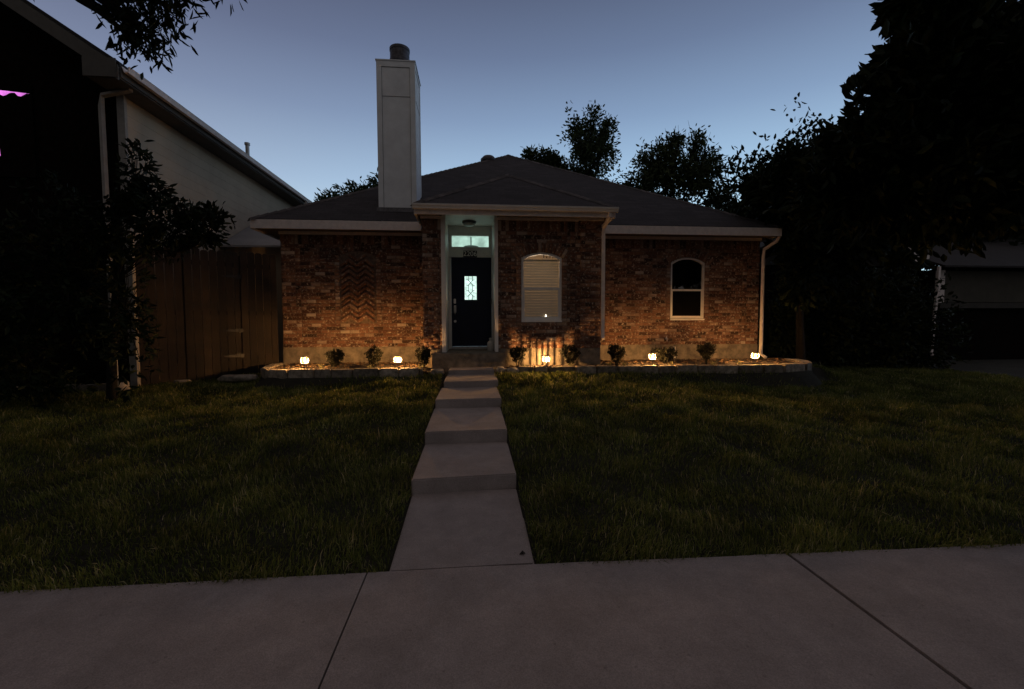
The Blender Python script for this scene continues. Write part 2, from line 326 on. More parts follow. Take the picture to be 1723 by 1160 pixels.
# stepped front path
mb = MB()
def slab(y0, y1, z0, z1, x0=-.54, x1=.39, skew=.012):
    d = .45
    V = [(x0, y0-skew, z0-d), (x1, y0+skew, z0-d), (x1, y1+.02, z0-d), (x0, y1+.02, z0-d), (x0, y0-skew, z0), (x1, y0+skew, z0+.004), (x1, y1+.02, z1), (x0, y1+.02, z1)]
    mb.add(V, [(0, 3, 2, 1), (4, 5, 6, 7), (0, 1, 5, 4), (1, 2, 6, 5), (2, 3, 7, 6), (3, 0, 4, 7)])
slab(2.755, 3.87, -.012, .055, skew=0)
slab(3.87, 4.95, .183, .188, -.545, .385, .03); slab(4.95, 6.19, .325, .345, -.545, .385)
slab(6.19, 7.40, .468, .45, -.53, .40); slab(7.40, 8.02, .553, .56, -.49, .425); slab(8.02, 8.5, .56, .56, -.48, .42)
slab(8.30, 9.02, .645, .65, -.46, .40)
tag(mb.build('front_path', M['concrete'], bevel=.012), kind='structure')

# ---------------------------------------------------------------- bricks
class Bricks:
    """bricks laid in a vertical plane; local u along the wall, z up; put into the world by frame (origin, udir, outward normal)"""
    def __init__(s, o, u, n): s.o = Vector(o); s.u = Vector(u); s.n = Vector(n); s.V = []; s.F = []; s.r = []; s.mv = []; s.mf = []
    def P(s, a, z, d): return s.o+s.u*a+s.n*d+Vector((0, 0, z))
    def brick(s, a0, a1, z0, z1, proud=0, ang=0, r=None, depth=.09):
        if a1-a0 < .012 or z1-z0 < .012: return
        ca, cz = (a0+a1)/2, (z0+z1)/2; ha, hz = (a1-a0)/2, (z1-z0)/2
        j = .0022; d = .008+random.gauss(0, .0028)+proud; c, sn = math.cos(ang), math.sin(ang)
        pts = []
        bev = .005
        for dd, k in ((-depth, 0), (d-bev, 0), (d, bev)):
            for sa, sz in ((-1, -1), (1, -1), (1, 1), (-1, 1)):
                x = sa*(ha-k)+random.uniform(-j, j); z = sz*(hz-k)+random.uniform(-j, j)
                pts.append(s.P(ca+x*c-z*sn, cz+x*sn+z*c, dd))
        b = len(s.V); s.V += [tuple(p) for p in pts]
        fs = [(8, 9, 10, 11)]
        for l in (0, 4):
            for k in range(4): fs.append((l+k, l+(k+1) % 4, l+4+(k+1) % 4, l+4+k))
        s.F += [tuple(i+b for i in f) for f in fs]; s.r += [random.random() if r is None else r]*12
    def mortar(s, a0, a1, z0, z1, d=0):
        b = len(s.mv); s.mv += [tuple(s.P(a0, z0, d)), tuple(s.P(a1, z0, d)), tuple(s.P(a1, z1, d)), tuple(s.P(a0, z1, d))]; s.mf.append((b, b+1, b+2, b+3))
    def build(s, name, parent):
        nb = len(s.V); V = np.array(s.V+s.mv); F = np.array(s.F+[tuple(i+nb for i in f) for f in s.mf]); r = s.r+[.5]*len(s.mv)
        o = np_mesh(name, V, F, M['brick'], parent, r); o.data.materials.append(M['mortar'])
        mi = np.zeros(len(F), np.int32); mi[len(s.F):] = 1; o.data.polygons.foreach_set('material_index', mi)
        return o
CH = .0765
def arch_h(x, cx, w, zs, rise):
    """height of a segmental arch of span w at x"""
    Rr = (w*w/4+rise*rise)/(2*rise); t = Rr*Rr-(x-cx)**2
    return zs+rise-Rr+math.sqrt(max(t, 0)) if abs(x-cx) <= w/2 else zs
def sub(iv, a, b):
    out = []
    for p, q in iv:
        if b <= p or a >= q: out.append((p, q)); continue
        if a > p: out.append((p, a))
        if b < q: out.append((b, q))
    return out
def ring_iv(z, f, extra=0):
    """a-interval covered by feature f at height z"""
    k = f['k']
    if k == 'rect': return (f['a0'], f['a1']) if f['z0'] <= z < f['z1'] else None
    cx, w, z0, zs, rise, t = f['cx'], f['w']+2*extra, f['z0'], f['zs'], f['rise'], extra
    if z < z0 or z > zs+rise+t*1.0: return None
    if z <= zs: return (cx-w/2, cx+w/2)
    Rr = (f['w']**2/4+rise*rise)/(2*rise); cz = zs+rise-Rr; h2 = (Rr+t)**2-(z-cz)**2
    if h2 <= 0: return None
    h = min(math.sqrt(h2), w/2+.01); return (cx-h, cx+h)
def wall(o, u, n, width, z0, z1, arches=(), rects=(), stacks=(), soldier=True, name='brick_wall', parent=None, panel=None):
    B = Bricks(o, u, n)
    # mortar, cut at the openings only
    z = z0
    while z < z1-1e-6:
        q = min(z+.03, z1); zm = (z+q)/2; iv = [(0, width)]
        for f in arches:
            if f.get('open', True):
                r_ = ring_iv(zm, f)
                if r_: iv = sub(iv, *r_)
        for f in rects:
            if f['z0'] <= zm < f['z1']: iv = sub(iv, f['a0'], f['a1'])
        for a, b in iv: B.mortar(a, b, z, q)
        z = q
    top = z1-.215 if soldier else z1
    nrow = int((top-z0)/CH); ch = (top-z0)/nrow
    for i in range(nrow):
        za, zb = z0+i*ch+.005, z0+(i+1)*ch-.005; zm = (za+zb)/2
        iv = [(0, width)]
        for f in arches:
            r_ = ring_iv(zm, f, .205 if zm > f['zs'] else .108)
            if r_: iv = sub(iv, *r_)
        for f in rects:
            if f['z0']-.03 <= zm < f['z1']+.03: iv = sub(iv, f['a0'], f['a1'])
        for a0, a1 in stacks: iv = sub(iv, a0, a1)
        off = (i % 2)*.105+(i*7 % 5)*.004
        for a, b in iv:
            x = -off+math.floor((a+off)/.21)*.21
            while x < b:
                B.brick(max(x+.005, a+.003), min(x+.205, b-.003), za, zb); x += .21
        for a0, a1 in stacks:
            if all(not (f['z0'] <= zm < f['z1'] and f['a0'] < a1 and f['a1'] > a0) for f in rects): B.brick(a0+.005, a1-.005, za, zb, .004)
        for f in arches:   # header bricks up both sides of the opening
            if f['z0'] <= zm <= f['zs']+.02:
                for sgn in (-1, 1):
                    e = f['cx']+sgn*f['w']/2; a, b = (e, e+.105) if sgn > 0 else (e-.105, e)
                    B.brick(a+.004, b-.004, za, zb, .006, r=random.uniform(.72, 1))
    for f in arches:       # the arch itself, bricks on end
        Rr = (f['w']**2/4+f['rise']**2)/(2*f['rise']); cz = f['zs']+f['rise']-Rr; half = math.asin(min(1, (f['w']/2+.09)/Rr)); nb = max(3, int(2*half*(Rr+.1)/.074))
        for k in range(nb):
            t = -half+(k+.5)*2*half/nb; rr = Rr+.1
            cx, cy = f['cx']+rr*math.sin(t), cz+rr*math.cos(t)
            B.brick(cx-.031, cx+.031, cy-.096, cy+.096, .006, -t)
    if soldier:
        x = .004
        while x < width-.01:
            if all(not (f['z1'] > top+.05 and f['a0']-.03 < x < f['a1']) for f in rects): B.brick(x, min(x+.066, width), top+.005, z1-.005, .003)
            x += .0755
    if panel: panel(B)
    return B.build(name, parent)

# ---------------------------------------------------------------- the house
H = thing('brick_house', 'single storey brown brick house with tall pale chimney and navy front door', 'house', (1.4, 10.3, .6))
def HP(mbx, name, m, parent=None, **k):
    """part of the house given in world coordinates"""
    o = mbx.build(name, m, parent if parent else H, **k)
    return reloc(o)
def reloc(o):
    p = o.parent; off = Vector((0, 0, 0))
    while p is not None: off += p.location; p = p.parent
    o.data.transform(Matrix.Translation(-off)); return o
YW, YB, YD = 10.3, 9.0, 10.1
FZ = 1.0
EZ = 3.50
def chevron(B):
    # raised zigzag courses inside the blind arch
    cx, w = 1.66, .78
    for k in range(13):
        z = 1.63+k*.124
        for s_, ox in ((1, -.27), (-1, -.09), (1, .09), (-1, .27)):
            zc = z
            if zc > arch_h(cx+ox, cx, w, 3.02, .13)-.10: continue
            B.brick(cx+ox-.115, cx+ox+.115, zc-.031, zc+.031, .075 if k % 2 == 0 else .035, s_*R(38), r=random.uniform(.35, .9))
wL = wall((-4.24, YW, 0), (1, 0, 0), (0, -1, 0), 3.27, FZ-.02, EZ, arches=[dict(k='arch', cx=1.66, w=.8, z0=1.5, zs=3.02, rise=.13, open=False)], stacks=[(.30, .41)], name='brick_wall', parent=H, panel=chevron); reloc(wL)
wl = wall((-4.24, 16, 0), (0, -1, 0), (-1, 0, 0), 5.7, FZ-.02, EZ, name='brick_wall', parent=H, soldier=False); reloc(wl)
# entry bay, with the recess of the door
W1 = dict(k='arch', cx=1.42+.99, w=.84, z0=1.57, zs=2.86, rise=.11)
wB = wall((-.99, YB, 0), (1, 0, 0), (0, -1, 0), 3.62, FZ, EZ+.10, arches=[W1], rects=[dict(a0=.44, a1=1.45, z0=0, z1=5)], stacks=[(.44-.11, .44), (1.45, 1.56), (3.0, 3.11)], name='brick_wall', parent=H); reloc(wB)
wp = wall((2.22, YB-.06, 0), (1, 0, 0), (0, -1, 0), .42, FZ, EZ+.10, name='brick_wall', parent=H, soldier=False); reloc(wp)
ws = wall((2.64, YB-.06, 0), (0, 1, 0), (1, 0, 0), 1.4, FZ, EZ+.10, name='brick_wall', parent=H, soldier=False); reloc(ws)
ws = wall((-.99, YW, 0), (0, -1, 0), (-1, 0, 0), 1.3, FZ, EZ+.10, name='brick_wall', parent=H, soldier=False); reloc(ws)
W2 = dict(k='arch', cx=5.20-2.64, w=.86, z0=1.60, zs=2.96, rise=.13)
wR = wall((2.64, YW, 0), (1, 0, 0), (0, -1, 0), 4.38, FZ-.02, EZ, arches=[W2], stacks=[(3.95, 4.06)], name='brick_wall', parent=H); reloc(wR)
wr = wall((7.02, YW, 0), (0, 1, 0), (1, 0, 0), 5.7, FZ-.02, EZ, name='brick_wall', parent=H, soldier=False); reloc(wr)
# foundation
mb = MB(); mb.box(-4.22, -.97, YW-.005, YW+.2, .2, FZ-.02); mb.box(-.98, -.56, YB-.012, YW, .2, FZ-.003); mb.box(.47, 2.63, YB-.012, YW, .2, FZ-.003)
mb.box(2.2, 2.645, YB-.075, YB-.014, .2, FZ-.004); mb.box(2.66, 7.0, YW-.005, YW+.2, .2, FZ-.02); mb.box(-4.25, -4.22, YW, 16, .2, FZ-.03); mb.box(7.0, 7.03, YW, 16, .2, FZ-.03)
HP(mb, 'foundation', M['foundation'])
# porch slab
mb = MB(); mb.box(-.80, .64, 8.72, 9.0, .3, .925); mb.box(-.555, .465, 8.98, YD+.1, .3, .93)
HP(mb, 'porch_slab', M['foundation'], bevel=.012)
# recess: side walls, ceiling, back wall with door
mb = MB(); mb.box(-.60, -.535, YB-.006, YD, .93, 3.70); mb.box(.455, .505, YB-.006, YD, .93, 3.70)
mb.box(-.60, .505, YB+.004, YD+.12, 3.70, 3.74)
mb.box(-.62, -.535, YB-.024, YB+.02, .932, 3.66); mb.box(.452, .52, YB-.024, YB+.02, .932, 3.66)
HP(mb, 'entry_surround', M['white'], bevel=.003)
mb = MB(); zt0, zt1 = 3.235, 3.485
mb.box(-.535, .455, YD, YD+.1, 3.06, zt0); mb.box(-.535, .455, YD, YD+.1, zt1, 3.70); mb.box(-.535, -.455, YD, YD+.1, zt0, zt1); mb.box(.375, .455, YD, YD+.1, zt0, zt1)
mb.box(-.535, -.475, YD-.02, YD+.1, .93, 3.06); mb.box(.437, .455, YD-.02, YD+.1, .93, 3.06); mb.box(-.475, .437, YD-.02, YD+.1, 3.005, 3.06)
HP(mb, 'door_frame', M['white'], bevel=.003)
mb = MB(); mb.box(-.475, .437, YD-.05, YD+.1, .925, .985); HP(mb, 'threshold', M['metal_grey'], bevel=.004)
# transom window
tw = MB(); 
for a in ((-.475, .395, zt0-.02, zt0), (-.475, .395, zt1, zt1+.02), (-.475, -.455, zt0, zt1), (.375, .395, zt0, zt1)): tw.box(a[0], a[1], YD-.025, YD+.0, a[2], a[3])
tw = HP(tw, 'transom_window', M['white'], bevel=.003)
mb = MB(); mb.box(-.455, .375, YD+.05, YD+.06, zt0, zt1); p = mb.build('pane', M['glow_transom'], tw); p.data.transform(Matrix.Translation(-H.location))
mb = MB(); mb.box(-.035, -.012, YD+.02, YD+.045, zt0+.05, zt1-.02); mb.lathe((-.02, YD+.03, zt0+.02), [(.17, -.01), (.16, .0), (.05, .02)], 18); p = mb.build('light_fitting', M['metal_grey'], tw); p.data.transform(Matrix.Translation(-H.location))
# door leaf
dl = MB(); gx0, gx1, gz0, gz1 = -.175, .095, 2.05, 2.58
dl.box(-.472, gx0, YD+.01, YD+.055, .99, 3.0); dl.box(gx1, .434, YD+.01, YD+.055, .99, 3.0); dl.box(gx0, gx1, YD+.01, YD+.055, .99, gz0); dl.box(gx0, gx1, YD+.01, YD+.055, gz1, 3.0)
for (x0, x1, za, zb) in ((-.38, -.06, 1.12, 1.85), (.02, .34, 1.12, 1.85)):
    dl.box(x0, x1, YD+.0, YD+.012, za, za+.03); dl.box(x0, x1, YD, YD+.012, zb-.03, zb); dl.box(x0, x0+.03, YD, YD+.012, za+.03, zb-.03); dl.box(x1-.03, x1, YD, YD+.012, za+.03, zb-.03)
door = HP(dl, 'door', M['door'])
def sub_part(mbx, name, m, parent, **k):
    o = mbx.build(name, m, parent, **k); o.data.transform(Matrix.Translation(-H.location)); return o
mb = MB(); mb.box(gx0-.02, gx0, YD-.004, YD+.02, gz0-.02, gz1+.02); mb.box(gx1, gx1+.02, YD-.004, YD+.02, gz0-.02, gz1+.02); mb.box(gx0, gx1, YD-.004, YD+.02, gz0-.02, gz0); mb.box(gx0, gx1, YD-.004, YD+.02, gz1, gz1+.02)
sub_part(mb, 'glass_frame', M['door'], door)
mb = MB(); mb.box(gx0, gx1, YD+.03, YD+.036, gz0, gz1); sub_part(mb, 'door_glass', M['glow_door'], door)
mb = MB(); cx = (gx0+gx1)/2; yl = YD+.022
def came(*pts): mb.tube([(cx+a, yl, b) for a, b in pts], .0065, 5)
for zc in (gz1-.145, gz0+.145):
    came((-.09, zc+.065), (-.06, zc+.065), (.06, zc-.065), (.09, zc-.065)); came((.09, zc+.065), (.06, zc+.065), (-.06, zc-.065), (-.09, zc-.065))
came((-.04, gz1), (-.04, gz1-.10)); came((.04, gz1), (.04, gz1-.10)); came((-.04, gz0), (-.04, gz0+.10)); came((.04, gz0), (.04, gz0+.10))
came((-.045, gz0+.19), (-.045, gz1-.19)); came((.045, gz0+.19), (.045, gz1-.19)); came((-.045, gz1-.19), (0, gz1-.145)); came((.045, gz1-.19), (0, gz1-.145)); came((-.045, gz0+.19), (0, gz0+.145)); came((.045, gz0+.19), (0, gz0+.145))
sub_part(mb, 'leading', M['lead'], door)
mb = MB(); mb.box(-.425, -.375, YD-.02, YD+.012, 1.96, 2.07); sub_part(mb, 'keypad_lock', M['nickel'], door, bevel=.008)
mb = MB(); mb.box(-.42, -.37, YD-.006, YD+.012, 1.76, 1.92); mb.tube([(-.395, YD-.0, 1.90), (-.395, YD-.06, 1.88), (-.395, YD-.06, 1.74), (-.395, YD-.0, 1.70)], .012, 8); mb.box(-.41, -.38, YD-.05, YD, 1.80, 1.83)
sub_part(mb, 'door_handle', M['nickel'], door, bevel=.004)
mb = MB(); mb.tube([(-.395, YD+.01, 1.56), (-.395, YD-.03, 1.56)], .03, 14); sub_part(mb, 'deadbolt', M['nickel'], door, bevel=.004)
mb = MB(); mb.box(.40, .437, YD-.045, YD-.02, 1.95, 2.08); HP(mb, 'doorbell', M['black'], bevel=.006)
# number plaque
mb = MB(); mb.box(-.20, .11, YD-.045, YD-.022, 3.0, 3.15); sign = HP(mb, 'number_sign', M['black'], bevel=.004)
cu = bpy.data.curves.new('digits', 'FONT'); cu.body = '2206'; cu.size = .155; cu.extrude = .003; cu.align_x = 'CENTER'; cu.align_y = 'CENTER'
to = bpy.data.objects.new('digits_tmp', cu); C.objects.link(to); bpy.context.view_layer.update()
dg = bpy.context.evaluated_depsgraph_get(); me = bpy.data.meshes.new_from_object(to.evaluated_get(dg)); bpy.data.objects.remove(to); me.materials.clear()
me.transform(Matrix.Translation(Vector((-.045, YD-.05, 3.075))-H.location) @ Matrix.Rotation(R(90), 4, 'X')); link('digits', me, M['white'], sign)
# ceiling light in the entry, switched off
mb = MB(); mb.lathe((-.06, 9.62, 3.7), [(.15, 0), (.15, -.03), (.135, -.045), (.12, -.045)], 28); cl = HP(mb, 'ceiling_light', M['metal_dark'])
mb = MB(); mb.lathe((-.06, 9.62, 3.7), [(.125, -.046), (.12, -.075), (.08, -.098), (.02, -.105)], 28); sub_part(mb, 'lamp_shade', M['ceramic'], cl, smooth=True)

# windows
def win(cx, w_, z0, zs, rise, y, dark):
    fr = .045
    def outline(o, off=0):
        pts = [(cx-w_/2+o, z0+o), (cx+w_/2-o, z0+o)]
        for k in range(13):
            x = cx+(w_/2-o)*(1-2*k/12); pts.append((x, arch_h(cx+(x-cx)*(w_/2)/(w_/2-o)*.999, cx, w_, zs, rise)-o))
        return pts
    root = MB(); a, b = outline(.002), outline(fr); n = len(a)
    V = [(x, y+.02, z) for x, z in a]+[(x, y+.02, z) for x, z in b]+[(x, y+.09, z) for x, z in a]+[(x, y+.09, z) for x, z in b]
    Fq = []
    for i in range(n):
        j = (i+1) % n; Fq += [(i, j, n+j, n+i), (2*n+j, 2*n+i, 3*n+i, 3*n+j), (n+i, n+j, 3*n+j, 3*n+i), (j, i, 2*n+i, 2*n+j)]
    root.add(V, Fq); zm = z0+(zs+rise-z0)*.47
    root.box(cx-w_/2+fr, cx+w_/2-fr, y+.03, y+.08, zm-.022, zm+.022)
    root.box(cx-w_/2-.0, cx+w_/2+.0, y-.02, y+.02, z0-.03, z0+.004)
    wn = HP(root, 'window', M['white'])
    sash = MB()
    for x0 in (cx-w_/2+fr, cx+w_/2-fr-.025): sash.box(x0, x0+.025, y+.035, y+.07, z0+fr, zm-.022)
    sash.box(cx-w_/2+fr+.025, cx+w_/2-fr-.025, y+.035, y+.07, z0+fr, z0+fr+.03)
    sub_part(sash, 'sash', M['white'], wn)
    gm = MB(); gb = outline(fr-.003); gm.add([(x, y+.06, z) for x, z in gb], [tuple(range(len(gb)))]); sub_part(gm, 'pane', M['glass_dark' if dark else 'glass'], wn)
    if dark:
        sc_ = MB(); sc_.box(cx-w_/2+fr+.025, cx+w_/2-fr-.025, y+.045, y+.047, z0+fr+.03, zm-.022); sub_part(sc_, 'insect_screen', M['screen'], wn)
    return wn
def room(x0, x1, y0, y1, z0, z1, m):
    V = [(x, yy, z) for x in (x0, x1) for yy in (y0, y1) for z in (z0, z1)]
    mb = MB(); mb.add(V, [(4, 6, 7, 5), (0, 1, 3, 2), (2, 3, 7, 6), (0, 2, 6, 4), (1, 5, 7, 3)]); o = mb.build('room_lining', m, H); return reloc(o)
win1 = win(1.42, .84, 1.57, 2.86, .11, YB, False); win1['label'] = 'arched window with closed pale blinds and warm light above them'
win2 = win(5.20, .86, 1.60, 2.96, .13, YW, True); win2['label'] = 'dark arched window reflecting the sky'
room(.6, 2.5, YB+.13, YB+2.3, 1.1, 3.6, M['room']); room(4.4, 6.1, YW+.13, YW+1.6, 1.1, 3.5, M['room_dark'])
mb = MB(); z = 1.63
while z < 2.79:
    mb.add([(1.05, YB+.105, z), (1.79, YB+.105, z), (1.79, YB+.135, z+.044), (1.05, YB+.135, z+.044)], [(0, 1, 2, 3)]); z += .055
mb.box(1.04, 1.80, YB+.10, YB+.135, 2.805, 2.83); mb.box(1.05, 1.79, YB+.10, YB+.125, 1.60, 1.625)
for x in (1.2, 1.64): mb.box(x, x+.004, YB+.100, YB+.103, 1.62, 2.84)
sub_part(mb, 'blind', M['blind'], win1)
mb = MB()
for x, a in ((1.47, .05), (1.53, .035), (1.60, .05), (1.66, .04), (1.72, .04)): mb.box(x, x+.018, YB+.11, YB+.12, 2.865, 2.865+a)
mb.box(1.45, 1.76, YB+.112, YB+.118, 2.915, 2.925)
sub_part(mb, 'valance_clips', M['black'], win1)
mb = MB(); mb.tube([(1.52, YB+.085, 1.655), (1.52, YB+.085, 1.70)], [.016, .002], 8); sub_part(mb, 'window_light', M['candle'], win1)
def point(name, loc, power, col, rad, parent=None):
    d = bpy.data.lights.new(name, 'POINT'); d.energy = power; d.color = col; d.shadow_soft_size = rad
    o = bpy.data.objects.new(name, d); C.objects.link(o); o.location = loc
    if parent: o.parent = parent
    return o
rl = point('room_lamp', Vector((1.5, YB+1.0, 2.75))-H.location, 12, (1, .70, .46), .15, H)

# ---- roof
PITCH = .615
def roof_mesh(name, polys, parent=H, thick=.05):
    """polys: list of (corners, eave direction) planes"""
    me = bpy.data.meshes.new(name); V = []; Fc = []; UV = []
    for poly in polys:
        b = len(V); V += [Vector(p)-H.location for p in poly]; Fc.append(tuple(range(b, b+len(poly))))
        e = (Vector(poly[1])-Vector(poly[0])).normalized(); nrm = e.cross(Vector(poly[2])-Vector(poly[0])).normalized(); up_ = nrm.cross(e)
        UV += [((Vector(p)-Vector(poly[0])).dot(e), (Vector(p)-Vector(poly[0])).dot(up_)) for p in poly]
    me.from_pydata(V, [], Fc); uv = me.uv_layers.new(name='UVMap')
    for i, q in enumerate(UV): uv.data[i].uv = q
    return link(name, me, M['shingle'], parent)
EY, EL, ER = 9.86, -4.68, 7.28
ez = 3.74; hw = (ER-EL)/2; cxr = (EL+ER)/2; ay = EY+hw; az = ez+hw*PITCH
BL, BR, BY = -1.10, 2.84, 8.58; bz = 3.80; bh = (BR-BL)/2; bcx = (BL+BR)/2; baz = bz+bh*PITCH; bay = BY+bh
byb = EY+(baz-ez)/PITCH            # where the bay ridge meets the main plane
vly = EY+(bz-ez)/PITCH
main = roof_mesh('roof', [[(EL, EY, ez), (ER, EY, ez), (cxr, ay, az)], [(EL, ay+6, ez), (EL, EY, ez), (cxr, ay, az), (cxr, ay+6, az)], [(ER, EY, ez), (ER, ay+6, ez), (cxr, ay+6, az), (cxr, ay, az)],
    [(BL, BY, bz), (BR, BY, bz), (bcx, bay, baz)], [(BL, vly+.0, bz), (BL, BY, bz), (bcx, bay, baz), (bcx, byb, baz)], [(BR, BY, bz), (BR, vly, bz), (bcx, byb, baz), (bcx, bay, baz)]])
mb = MB()                          # hip and ridge caps
def caps(a, b, w_=.12):
    a, b = Vector(a), Vector(b); n = max(2, int((b-a).length/.2)); d = (b-a)/n; s_ = d.cross(Vector((0, 0, 1))).normalized()*w_
    for i in range(n):
        p = a+d*i; q = p+d*1.08; dz = Vector((0, 0, .008)); k = Vector((0, 0, -w_*.42))
        mb.add([p+dz, q+dz*3, q+s_+k+dz*2, p+s_+k, q-s_+k+dz*2, p-s_+k], [(0, 1, 2, 3), (1, 0, 5, 4)], random.random())
M['cap'] = mat('ridge_cap', (.06, .053, .053), .9, var=.4, scale=8, rnd=True)
for a_, b_ in (((EL, EY, ez), (cxr, ay, az)), ((ER, EY, ez), (cxr, ay, az)), ((cxr, ay, az), (cxr, ay+6, az)), ((BL, BY, bz), (bcx, bay, baz)), ((BR, BY, bz), (bcx, bay, baz)), ((bcx, bay, baz), (bcx, byb, baz))):
    mb = MB(); caps(a_, b_); sub_part(mb, 'ridge_cap', M['cap'], main)
mb = MB(); mb.lathe((.58, 15.35, az-.62), [(.16, 0), (.16, .16), (.27, .17), (.27, .27), (.17, .37), (.02, .40)], 18); sub_part(mb, 'roof_vent', M['metal_dark'], main, smooth=True)
mb = MB(); mb.tube([(-3.95, 11.1, 4.05), (-3.95, 11.1, 4.42)], .035, 10); mb.lathe((-3.95, 11.1, 4.1), [(.1, 0), (.05, .1)], 12); sub_part(mb, 'vent_pipe', M['metal_grey'], main)
# fascia, soffit, frieze
mb = MB()
mb.box(EL+.02, BL-.012, EY, EY+.025, ez-.20, ez-.012); mb.box(BR+.16, ER-.02, EY, EY+.025, ez-.20, ez-.012)
mb.box(EL, EL+.025, EY+.03, 16, ez-.20, ez-.01); mb.box(ER-.025, ER, EY+.03, 16, ez-.20, ez-.01)
mb.box(BL+.02, BR-.02, BY+.02, BY+.045, bz-.2, bz-.02); mb.box(BL, BL+.022, BY+.05, YW, bz-.2, bz-.02); mb.box(BR-.022, BR, BY+.05, YW, bz-.2, bz-.02)
HP(mb, 'fascia', M['trim'])
for x0, x1, y0, y1, z0, z1 in ((-4.26, -.995, YW-.045, YW-.012, EZ, EZ+.11), (2.66, 7.04, YW-.045, YW-.012, EZ, EZ+.11), (-1.02, -.62, YB-.05, YB-.012, EZ+.10, EZ+.22), (.52, 2.18, YB-.05, YB-.012, EZ+.10, EZ+.17), (2.18, 2.68, YB-.12, YB-.07, EZ+.10, EZ+.2)):
    mb = MB(); mb.box(x0, x1, y0, y1, z0, z1); HP(mb, 'frieze_board', M['trim'])
M['soffit'] = mat('soffit_board', (.20, .16, .13), .7, var=.1)
mb = MB(); mb.box(EL+.03, BL+.02, EY+.025, YW+.1, ez-.175, ez-.15); mb.box(BR, ER-.03, EY+.025, YW+.1, ez-.175, ez-.15)
mb.box(EL+.03, -4.2, YW+.1, 16, ez-.176, ez-.15); mb.box(6.98, ER-.03, YW+.1, 16, ez-.176, ez-.15)
mb.box(BL+.03, -.60, BY+.05, YB+.02, bz-.15, bz-.12); mb.box(.51, BR-.03, BY+.05, YB+.02, bz-.15, bz-.12); mb.box(-.6, .51, BY+.05, YB+.0, bz-.10, bz-.06)
mb.box(BL+.03, -.98, YB+.02, YW, bz-.15, bz-.12); mb.box(2.62, BR-.03, YB+.02, YW, bz-.15, bz-.12)
HP(mb, 'soffit', M['soffit'])
def gutter(x0, x1, y, z):
    mb = MB(); prof = [(0, 0), (-.035, -.09), (-.085, -.085), (-.095, -.05), (-.11, -.03), (-.115, 0), (-.108, .002), (-.10, -.03), (-.08, -.075), (-.04, -.08), (-.008, 0)]
    n = len(prof); V = [(x, y+a, z+b) for x in (x0, x1) for a, b in prof]
    mb.add(V, [(i, (i+1) % n, (i+1) % n+n, i+n) for i in range(n)]+[tuple(range(n)), tuple(range(n, 2*n))])
    for x in (x0, x1-.004): mb.add([(x, y+a, z+b) for a, b in prof[:6]], [tuple(range(6))])
    return mb
HP(gutter(BL-.02, BR+.02, BY+.018, bz-.025), 'gutter', M['white'])
def dspout(pts, name='downspout'):
    mb = MB(); mb.tube(pts, .046, 4, sq=True)
    for z in (pts[-2][2]-.6, pts[-2][2]-1.6 if pts[-2][2] > 2.9 else pts[-2][2]-.9):
        pass
    return HP(mb, name, M['trim'])
dspout([(2.70, 8.56, 3.70), (2.70, 8.56, 3.62), (2.67, 8.84, 3.46), (2.67, 8.87, 3.36), (2.67, 8.87, 1.24), (2.67, 8.82, 1.19)])
dspout([(7.26, 9.93, 3.54), (7.22, 9.98, 3.44), (7.06, 10.18, 3.28), (7.05, 10.2, 3.1), (7.05, 10.2, .74), (7.08, 10.05, .66)])

# ---- chimney
CX0, CX1, CY0, CY1, CZ = -2.10, -1.27, 10.42, 11.42, 7.40
mb = MB(); mb.box(CX0, CX1, CY0, CY1, 3.9, CZ); ch = HP(mb, 'chimney', M['chimney'])
mb = MB(); T = .10
for (x0, x1) in ((CX0-.012, CX0+T), (CX1-T, CX1+.012)): mb.box(x0, x1, CY0-.016, CY0-.001, 4.0, CZ-.12)
mb.box(CX0-.012, CX1+.012, CY0-.016, CY0-.001, CZ-.12, CZ+.005); mb.box(CX1+.001, CX1+.013, CY0+.0, CY0+.1, 4.05, CZ-.1); mb.box(CX1+.001, CX1+.013, CY1-.1, CY1, 4.3, CZ-.1); mb.box(CX1+.001, CX1+.013, CY0, CY1, CZ-.1, CZ+.005)
mb.box(CX0-.03, CX1+.03, CY0-.03, CY1+.03, CZ+.006, CZ+.03)
sub_part(mb, 'corner_trim', M['chimney'], ch)
mb = MB(); mb.box(CX0+T, CX1-T, CY0-.006, CY0-.001, CZ-.77, CZ-.76); mb.box(CX1+.001, CX1+.005, CY0+.1, CY1-.1, CZ-.77, CZ-.76); mb.box(CX0+T, CX0+T+.008, CY0-.005, CY0-.001, 4.05, CZ-.12); mb.box(CX1-T-.008, CX1-T, CY0-.005, CY0-.001, 4.05, CZ-.12); mb.box(CX0+T, CX1-T, CY0-.005, CY0-.001, CZ-.13, CZ-.12)
sub_part(mb, 'panel_joint', M['groove'], ch)
mb = MB(); cc = ((CX0+CX1)/2+.02, (CY0+CY1)/2, CZ+.03); mb.lathe(cc, [(.19, 0), (.17, .1), (.165, .2)], 24); sub_part(mb, 'flue_pipe', M['metal_grey'], ch, smooth=True)
mb = MB(); mb.lathe(cc, [(.18, .16), (.235, .2), (.235, .27), (.225, .28), (.225, .46), (.235, .47), (.235, .53), (.15, .58), (.03, .6)], 24); sub_part(mb, 'flue_cap', M['metal_dark'], ch, smooth=False)
mb = MB(); mb.add([(CX0-.05, CY0-.06, 4.055), (CX1+.05, CY0-.06, 4.055), (CX1+.05, CY0-.018, 4.16), (CX0-.05, CY0-.018, 4.16)], [(0, 1, 2, 3)]); sub_part(mb, 'flashing', M['metal_dark'], ch)
